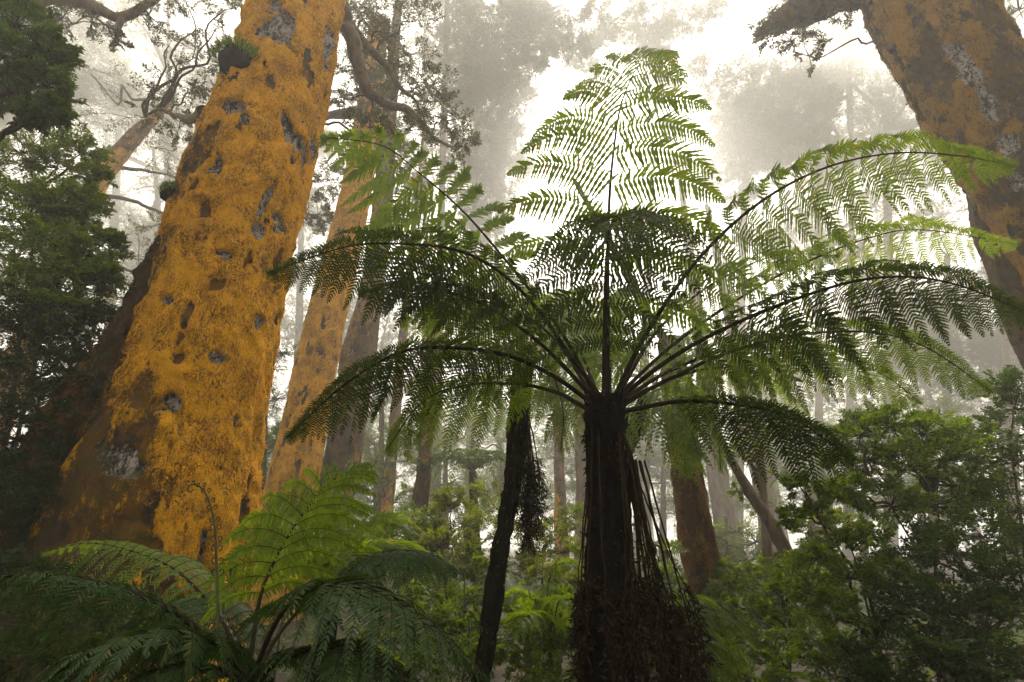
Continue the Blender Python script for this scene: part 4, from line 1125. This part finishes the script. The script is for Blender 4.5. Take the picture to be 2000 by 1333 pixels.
# young unrolling frond
mb = MB()
fd = [(428, 1310, 2.2), (426, 1200, 2.25), (423, 1100, 2.3), (418, 1020, 2.3), (405, 972, 2.3), (388, 950, 2.3), (372, 948, 2.28), (366, 956, 2.27), (372, 962, 2.26), (378, 957, 2.26)]
C = catmull(np.array([at(*p) for p in fd]), 70)
tube(mb, C, .0075 * (1 - .6 * np.linspace(0, 1, 70)), 7)
for s in np.linspace(.42, .93, 11):
    for sg in (1, -1):
        a = C[int(s * 69)]
        th = np.linspace(0, 5.2, 14)
        Rr = .02 * (1 - s * .5)
        e = np.array([sg, 0, .15])
        q = a + e * .012 + np.outer(Rr * (1 - th / 7) * np.sin(th), e) + np.outer(Rr * (1 - (1 - th / 7) * np.cos(th)), Z)
        tube(mb, q, np.full(14, .0026), 4)
mb.build('fiddlehead', M['greenstalk'], g1)

g2 = thing('ground_fern', at(660, 1170, 4.0) * np.array([1, 1, 0]), 'pale green fern spreading behind the upright frond, below the mossy trunk', 'fern')
b = at(650, 1150, 4.0)
mb = MB(); tube(mb, np.array([[b[0], b[1], -.1], b * np.array([1, 1, .5]), b]), np.array([.09, .08, .06]), 10); mb.build('trunk', M['fibre'], g2)
for k, c in enumerate([
        [(655, 1140, 4.0), (690, 1060, 4.1), (730, 1018, 4.2), (770, 1015, 4.2), (815, 1045, 4.2)],
        [(655, 1140, 4.0), (700, 1090, 3.8), (750, 1065, 3.7), (800, 1075, 3.6), (840, 1110, 3.6)],
        [(650, 1140, 4.0), (640, 1060, 4.3), (655, 1010, 4.6), (690, 985, 4.8), (730, 990, 4.9)],
        [(645, 1140, 4.0), (610, 1070, 4.1), (575, 1030, 4.2), (540, 1020, 4.2), (500, 1035, 4.2)],
        [(650, 1145, 3.9), (660, 1090, 3.5), (680, 1075, 3.3), (700, 1090, 3.1), (715, 1130, 3.0)],
        [(645, 1145, 3.9), (600, 1100, 3.6), (560, 1090, 3.5), (520, 1110, 3.4)]]):
    frond(g2, c, .44, 17, .2, mat='limefern', seed=850 + k, stalk='greenstalk', droop=.5, twist=.3, r0=.008, m=16)
g3 = thing('ground_fern', at(1330, 1250, 3.8) * np.array([1, 1, 0]), 'pale fern drooping out from behind the dark fern skirt', 'fern')
b = at(1300, 1230, 3.8)
for k, c in enumerate([
        [(1300, 1230, 3.8), (1335, 1175, 3.7), (1375, 1185, 3.6), (1410, 1240, 3.5), (1440, 1330, 3.4)],
        [(1300, 1230, 3.8), (1340, 1190, 3.9), (1390, 1180, 4.0), (1440, 1210, 4.0), (1480, 1260, 4.0)],
        [(1300, 1240, 3.8), (1330, 1230, 3.5), (1365, 1260, 3.3), (1390, 1330, 3.2)]]):
    frond(g3, c, .33, 17, .1, mat='fern', seed=870 + k, stalk='greenstalk', droop=.45, twist=.2, r0=.008, m=16)
mb = MB(); tube(mb, np.array([[b[0], b[1], -.1], b * np.array([1, 1, .5]), b]), np.array([.07, .06, .05]), 10); mb.build('trunk', M['fibre'], g3)
g4 = thing('ground_fern', at(1080, 1250, 4.6) * np.array([1, 1, 0]), 'low green fern between the slender trunk and the dark fern trunk', 'fern')
b = at(1080, 1230, 4.6)
for k, c in enumerate([
        [(1080, 1230, 4.6), (1070, 1150, 4.6), (1085, 1110, 4.6), (1110, 1100, 4.5), (1140, 1120, 4.5)],
        [(1080, 1230, 4.6), (1050, 1180, 4.5), (1015, 1160, 4.4), (980, 1180, 4.3)],
        [(1080, 1230, 4.6), (1090, 1180, 4.4), (1105, 1170, 4.2), (1120, 1200, 4.1)],
        [(1080, 1230, 4.6), (1045, 1200, 4.2), (1020, 1215, 4.0), (1000, 1260, 3.9)]]):
    frond(g4, c, .3, 15, .12, mat='limefern', seed=890 + k, stalk='greenstalk', droop=.45, r0=.007, m=14)
mb = MB(); tube(mb, np.array([[b[0], b[1], -.1], b * np.array([1, 1, .5]), b]), np.array([.07, .06, .05]), 10); mb.build('trunk', M['fibre'], g4)

# ================================================================== shrubs and small trees
def gnd(px, py, Y):
    p = at(px, py, Y); p[2] = 0
    return p
shrub('small_tree', 'small-leaved tree at the upper left with dark near branch', 'tree', gnd(-150, 1100, 4.2),
      [(30, 50, 60, 3.4), (60, 110, 56, 3.4), (95, 170, 40, 3.4), (20, 180, 50, 3.4), (105, 100, 30, 3.4), (110, 215, 22, 3.4), (-40, 100, 90, 3.4), (10, 20, 50, 3.5), (70, 225, 26, 3.4)],
      'leafdark', .058, ns=15, stems=[[(40, 120, 3.5), (-60, 200, 3.7), (-120, 500, 4.0), (-140, 900, 4.2)]], stem_r=.05, seed=901, oval=True)
shrub('small_tree', 'leafy small tree with rounded tops at the left, beside the massive trunk', 'tree', gnd(-40, 1200, 5.2),
      [(40, 300, 60, 5.2), (110, 330, 46, 5.2), (160, 300, 40, 5.2), (190, 345, 26, 5.0), (60, 400, 80, 5.0), (140, 440, 46, 5.0), (30, 500, 80, 5.0), (110, 520, 70, 4.8), (180, 500, 46, 4.8), (210, 470, 24, 4.8), (60, 590, 70, 4.8), (160, 560, 50, 4.8), (20, 420, 70, 4.9), (100, 400, 50, 4.8), (170, 400, 34, 4.9), (90, 470, 60, 4.7), (200, 540, 30, 4.7), (20, 560, 70, 4.6), (130, 600, 60, 4.7), (-20, 340, 70, 5)],
      'leaf', .052, ns=18, stems=[[(70, 380, 5.2), (40, 600, 5.2), (0, 900, 5.2)], [(150, 420, 5), (90, 620, 5.1), (20, 900, 5.2)]], stem_r=.035, seed=903)
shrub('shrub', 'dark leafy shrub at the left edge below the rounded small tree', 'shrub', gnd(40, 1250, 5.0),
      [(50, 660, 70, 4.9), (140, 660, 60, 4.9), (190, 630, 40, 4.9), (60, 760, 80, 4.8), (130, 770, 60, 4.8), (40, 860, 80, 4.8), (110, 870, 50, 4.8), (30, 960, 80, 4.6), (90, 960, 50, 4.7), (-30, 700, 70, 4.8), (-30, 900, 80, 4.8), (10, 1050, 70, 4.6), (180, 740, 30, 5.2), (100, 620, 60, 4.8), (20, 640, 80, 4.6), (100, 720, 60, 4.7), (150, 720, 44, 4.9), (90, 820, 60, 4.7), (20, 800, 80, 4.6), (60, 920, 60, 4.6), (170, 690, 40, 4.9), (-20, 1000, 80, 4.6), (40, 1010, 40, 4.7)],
      'leafshaded', .042, ns=17, stems=[[(90, 700, 4.9), (60, 950, 5.0)], [(150, 690, 5), (80, 1000, 5.0)]], stem_r=.025, seed=905)
tb = thing('overhanging_tree', gnd(-420, 1000, 6.2), 'tree whose dark crooked bough crosses the top left corner', 'tree')
trunk(tb, [(-330, -300, 60, 6.2), (-360, 100, 90, 6.2), (-390, 500, 110, 6.2), (-420, 900, 130, 6.2)], 'brown', nth=40, nh=90, seed=71, top=1)
add_crown(tb, [(60, 30, 40, 6.2), (120, 40, 34, 6.2), (180, 45, 30, 6.3), (290, 30, 34, 6.3), (230, 80, 20, 6.2), (330, -10, 40, 6.4), (150, -30, 50, 6.3), (-40, -40, 90, 6.2), (-120, 60, 90, 6.2)], .05, 'canopy', 73, ns=14,
          limbs=[([(-345, 0, 6.2), (-150, -30, 6.2), (0, 8, 6.2), (100, -2, 6.2), (180, 12, 6.2), (235, 36, 6.2), (290, 8, 6.3), (340, -30, 6.4)], [60, 44, 30, 26, 24, 22, 16, 10]), ([(238, 36, 6.2), (230, 60, 6.2), (224, 84, 6.2)], [14, 9, 4])])
# right-hand thicket: four shrubs
shrub('shrub', 'broad bright-topped shrub of the right thicket with one curving main stem', 'shrub', gnd(1800, 1333, 4.6),
      [(1680, 850, 46, 5.0), (1740, 830, 50, 5.0), (1800, 850, 56, 5.0), (1700, 900, 56, 4.9), (1770, 910, 70, 4.9), (1840, 900, 56, 4.9), (1660, 960, 46, 4.8), (1740, 990, 60, 4.8), (1820, 990, 70, 4.8), (1640, 900, 30, 5), (1880, 860, 50, 5), (1860, 950, 60, 4.9)],
      'leaf', .045, ns=17, stems=[[(1822, 960, 4.8), (1826, 1060, 4.7), (1830, 1200, 4.65), (1845, 1333, 4.6)], [(1700, 930, 4.8), (1780, 1060, 4.7), (1820, 1200, 4.65)]], stem_r=.022, seed=907)
shrub('shrub', 'spindly shrub with dark forked stems at the left side of the right thicket', 'shrub', gnd(1725, 1333, 4.2),
      [(1560, 950, 22, 4.5), (1590, 1000, 26, 4.5), (1545, 1010, 22, 4.5), (1620, 960, 24, 4.5), (1640, 1050, 40, 4.4), (1600, 1090, 40, 4.4), (1690, 1060, 46, 4.3), (1660, 1130, 50, 4.3), (1720, 1130, 50, 4.2), (1580, 1160, 44, 4.3), (1640, 1210, 56, 4.2)],
      'leaf', .04, ns=11, stems=[[(1555, 920, 4.5), (1590, 1000, 4.45), (1640, 1080, 4.4), (1690, 1150, 4.3), (1715, 1250, 4.2), (1725, 1333, 4.2)], [(1575, 900, 4.5), (1600, 980, 4.45), (1610, 1030, 4.42), (1640, 1080, 4.4)], [(1670, 1020, 4.4), (1660, 1060, 4.35), (1690, 1140, 4.3)]], stem_r=.016, seed=909)
shrub('shrub', 'tall twiggy shrub rising at the right edge of the thicket', 'shrub', gnd(2000, 1333, 4.8),
      [(1960, 760, 40, 5.2), (1985, 800, 46, 5.2), (1940, 840, 46, 5.1), (2010, 760, 40, 5.2), (1950, 900, 56, 5.0), (2000, 900, 60, 5.0), (1930, 970, 56, 4.9), (1990, 1000, 70, 4.9), (2030, 850, 60, 5), (1920, 1050, 60, 4.8), (2030, 1080, 80, 4.8)],
      'leafdark', .04, ns=13, stems=[[(1990, 770, 5.1), (1975, 860, 5.0), (1990, 960, 4.9), (2010, 1150, 4.8)], [(1930, 900, 5), (1975, 1010, 4.9), (2000, 1150, 4.8)]], stem_r=.02, seed=911)
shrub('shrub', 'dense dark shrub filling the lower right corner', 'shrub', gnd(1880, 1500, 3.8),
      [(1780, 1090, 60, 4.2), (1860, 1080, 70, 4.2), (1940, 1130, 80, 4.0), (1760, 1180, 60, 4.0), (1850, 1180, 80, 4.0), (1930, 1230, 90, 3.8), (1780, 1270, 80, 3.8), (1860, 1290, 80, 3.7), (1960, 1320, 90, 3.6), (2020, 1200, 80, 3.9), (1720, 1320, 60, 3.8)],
      'leafshaded', .038, ns=18, stems=[[(1880, 1120, 4.1), (1890, 1220, 4.0), (1885, 1400, 3.9)], [(1960, 1100, 4.1), (1930, 1250, 3.9)]], stem_r=.018, seed=913)
shrub('shrub', 'low bushy shrub right of the pale drooping fern', 'shrub', gnd(1540, 1400, 4.2),
      [(1500, 1150, 46, 5.0), (1550, 1170, 50, 4.9), (1450, 1190, 40, 4.9), (1500, 1230, 60, 4.6), (1570, 1240, 60, 4.5), (1440, 1260, 44, 4.5), (1640, 1290, 60, 4.2), (1540, 1310, 70, 4.2), (1460, 1330, 60, 4.1), (1620, 1160, 40, 4.8), (1560, 1120, 36, 5.2), (1590, 1090, 30, 5.4)],
      'leaf', .04, ns=16, stems=[[(1530, 1180, 4.7), (1540, 1300, 4.4)]], stem_r=.015, seed=915)
shrub('shrub', 'yellow-green sunlit shrub under the thin leaning tree', 'shrub', gnd(1600, 1250, 6.5),
      [(1580, 1030, 34, 6.6), (1620, 1010, 30, 6.8), (1600, 1080, 40, 6.5), (1650, 1030, 34, 6.6), (1480, 1130, 34, 6.4), (1440, 1140, 30, 6.4), (1530, 1110, 30, 6.5), (1560, 1140, 40, 6.3)],
      'leaflime', .045, ns=13, stems=[[(1600, 1060, 6.6), (1600, 1150, 6.5)]], stem_r=.015, seed=917)
# middle understory
shrub('shrub', 'bright green shrub growing below the distant small tree fern', 'shrub', gnd(900, 1250, 6.8),
      [(880, 1000, 36, 7.4), (850, 1020, 36, 7.2), (900, 1030, 40, 7.0), (860, 1070, 44, 6.8), (915, 1070, 40, 6.6), (890, 1120, 50, 6.4), (830, 1060, 36, 7), (880, 970, 26, 7.4), (930, 1110, 36, 6.4)],
      'leaflime', .045, ns=15, stems=[[(880, 1020, 7.1), (890, 1150, 6.9)]], stem_r=.014, seed=919)
shrub('shrub', 'leafy shrub left of the bright one, under the slender mossy trunk', 'shrub', gnd(800, 1250, 7.5),
      [(800, 1010, 34, 8.6), (770, 1030, 36, 8.4), (820, 1040, 30, 8.2), (790, 1080, 40, 7.6), (840, 1110, 40, 7.2), (800, 1130, 44, 7.0), (730, 1040, 30, 8.5), (750, 1090, 40, 7.6)],
      'leaf', .045, ns=14, stems=[[(790, 1040, 7.9), (800, 1150, 7.6)]], stem_r=.014, seed=921)
shrub('shrub', 'light leafy shrub between the slender fern trunk and the brown skirt', 'shrub', gnd(1060, 1250, 6.5),
      [(1080, 1040, 36, 7.2), (1050, 1070, 40, 7.0), (1100, 1080, 40, 6.8), (1020, 1110, 36, 6.8), (1060, 1130, 46, 6.5), (1110, 1140, 40, 6.2), (960, 1000, 40, 8), (990, 1040, 34, 7.6), (950, 960, 30, 8.4), (1120, 1010, 30, 7.5)],
      'leaflime', .045, ns=14, stems=[[(1060, 1090, 6.8), (1060, 1200, 6.5)]], stem_r=.014, seed=923)
shrub('shrub', 'dim shrub with thin upright stems between the ground fern and the slender trunk', 'shrub', gnd(870, 1450, 4.2),
      [(860, 1150, 44, 5.2), (900, 1170, 40, 5.0), (810, 1170, 44, 5.2), (870, 1220, 50, 4.8), (920, 1230, 40, 4.6), (820, 1230, 50, 4.8), (780, 1200, 40, 5), (880, 1290, 60, 4.4), (810, 1300, 56, 4.4), (740, 1240, 50, 4.8), (930, 1310, 40, 4.4), (740, 1310, 60, 4.4)],
      'leaf', .038, ns=14, stems=[[(905, 1120, 4.9), (908, 1180, 4.7), (912, 1260, 4.4)], [(855, 1130, 5), (860, 1300, 4.4)]], stem_r=.011, seed=925)
shrub('shrub', 'dim low shrub between the slender fern trunk and the central dark trunk', 'shrub', gnd(1060, 1450, 4.0),
      [(1010, 1190, 40, 5.2), (1060, 1200, 44, 5.0), (1100, 1180, 40, 5.2), (1000, 1260, 50, 4.6), (1060, 1270, 50, 4.4), (1110, 1260, 40, 4.4), (1020, 1330, 60, 4.2), (1090, 1330, 60, 4.0), (970, 1220, 30, 4.8)],
      'leaf', .038, ns=14, stems=[[(1025, 1160, 4.8), (1030, 1300, 4.4)], [(1080, 1200, 4.7), (1080, 1330, 4.3)]], stem_r=.011, seed=927)
shrub('shrub', 'shadowed shrub behind the central fern trunk near the brown trunk', 'shrub', gnd(1290, 1350, 6.0),
      [(1300, 1080, 36, 7.0), (1270, 1110, 40, 6.8), (1310, 1140, 40, 6.5), (1250, 1160, 40, 6.4), (1300, 1190, 44, 6.2), (1410, 1150, 30, 6.8), (1400, 1110, 26, 7.4)],
      'leaf', .045, ns=14, stems=[[(1290, 1120, 6.6), (1290, 1230, 6.2)]], stem_r=.014, seed=929)
shrub('shrub', 'low shrub below the slim orange trunk, behind the light fern', 'shrub', gnd(560, 1180, 6.8),
      [(520, 1010, 40, 7.4), (560, 1030, 40, 7.2), (600, 1000, 36, 7.4), (640, 1020, 40, 7.2), (560, 1080, 46, 6.8), (620, 1080, 46, 6.8), (500, 1070, 40, 6.8), (690, 1060, 40, 7)],
      'leafdark', .045, ns=13, stems=[[(570, 1040, 7.1), (560, 1130, 6.8)]], stem_r=.014, seed=931)

shrub('shrub', 'low dark shrub added to darken the foot of the massive orange trunk behind the ground fern', 'shrub', gnd(200, 1400, 3.6),  # added shrub; its dark leaves stand in for shade between the fronds
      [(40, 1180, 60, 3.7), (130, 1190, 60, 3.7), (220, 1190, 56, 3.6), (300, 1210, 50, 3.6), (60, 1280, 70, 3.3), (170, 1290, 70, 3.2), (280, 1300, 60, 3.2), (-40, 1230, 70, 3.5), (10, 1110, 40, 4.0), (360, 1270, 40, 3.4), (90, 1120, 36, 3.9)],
      'leafshaded', .036, ns=15, stems=[[(190, 1200, 3.6), (200, 1320, 3.5)], [(60, 1200, 3.7), (150, 1330, 3.6)]], stem_r=.012, seed=933)

# low plants and litter covering the forest floor
mb = MB(); rg = np.random.default_rng(55)
n = 2600
gp = np.stack([rg.uniform(-14, 16, n), rg.uniform(1.6, 26, n) , np.zeros(n)], -1)
k = (np.abs(gp[:, 0]) < gp[:, 1] * 1.25 + 1.5)
gp = gp[k]; n = len(gp)
gp[:, 2] = rg.uniform(0, .35, n)
a = rg.uniform(0, 6.28, n)
sprays(mb, gp, np.stack([np.cos(a), np.sin(a), rg.uniform(.3, 1.4, n)], -1), rg.uniform(.25, .6, n), .06, .026, rg, 7, 6)
tag(mb.build('ground_cover', M['leafdark']), 'low leafy plants covering the forest floor', 'ground cover', kind='stuff')

for ob in bpy.data.objects:
    if 'at' in ob: del ob['at']

# ================================================================== render settings
scene.render.engine = 'CYCLES'
cy = scene.cycles
cy.use_denoising = True
try: cy.denoiser = 'OPENIMAGEDENOISE'
except Exception: pass
cy.max_bounces = 8; cy.diffuse_bounces = 3; cy.glossy_bounces = 2; cy.transmission_bounces = 4; cy.volume_bounces = 1; cy.transparent_max_bounces = 8
cy.sample_clamp_indirect = 6
vs = scene.view_settings
vs.view_transform = 'Standard'; vs.look = 'None'; vs.gamma = 1; vs.use_curve_mapping = False
vs.exposure = 2.15
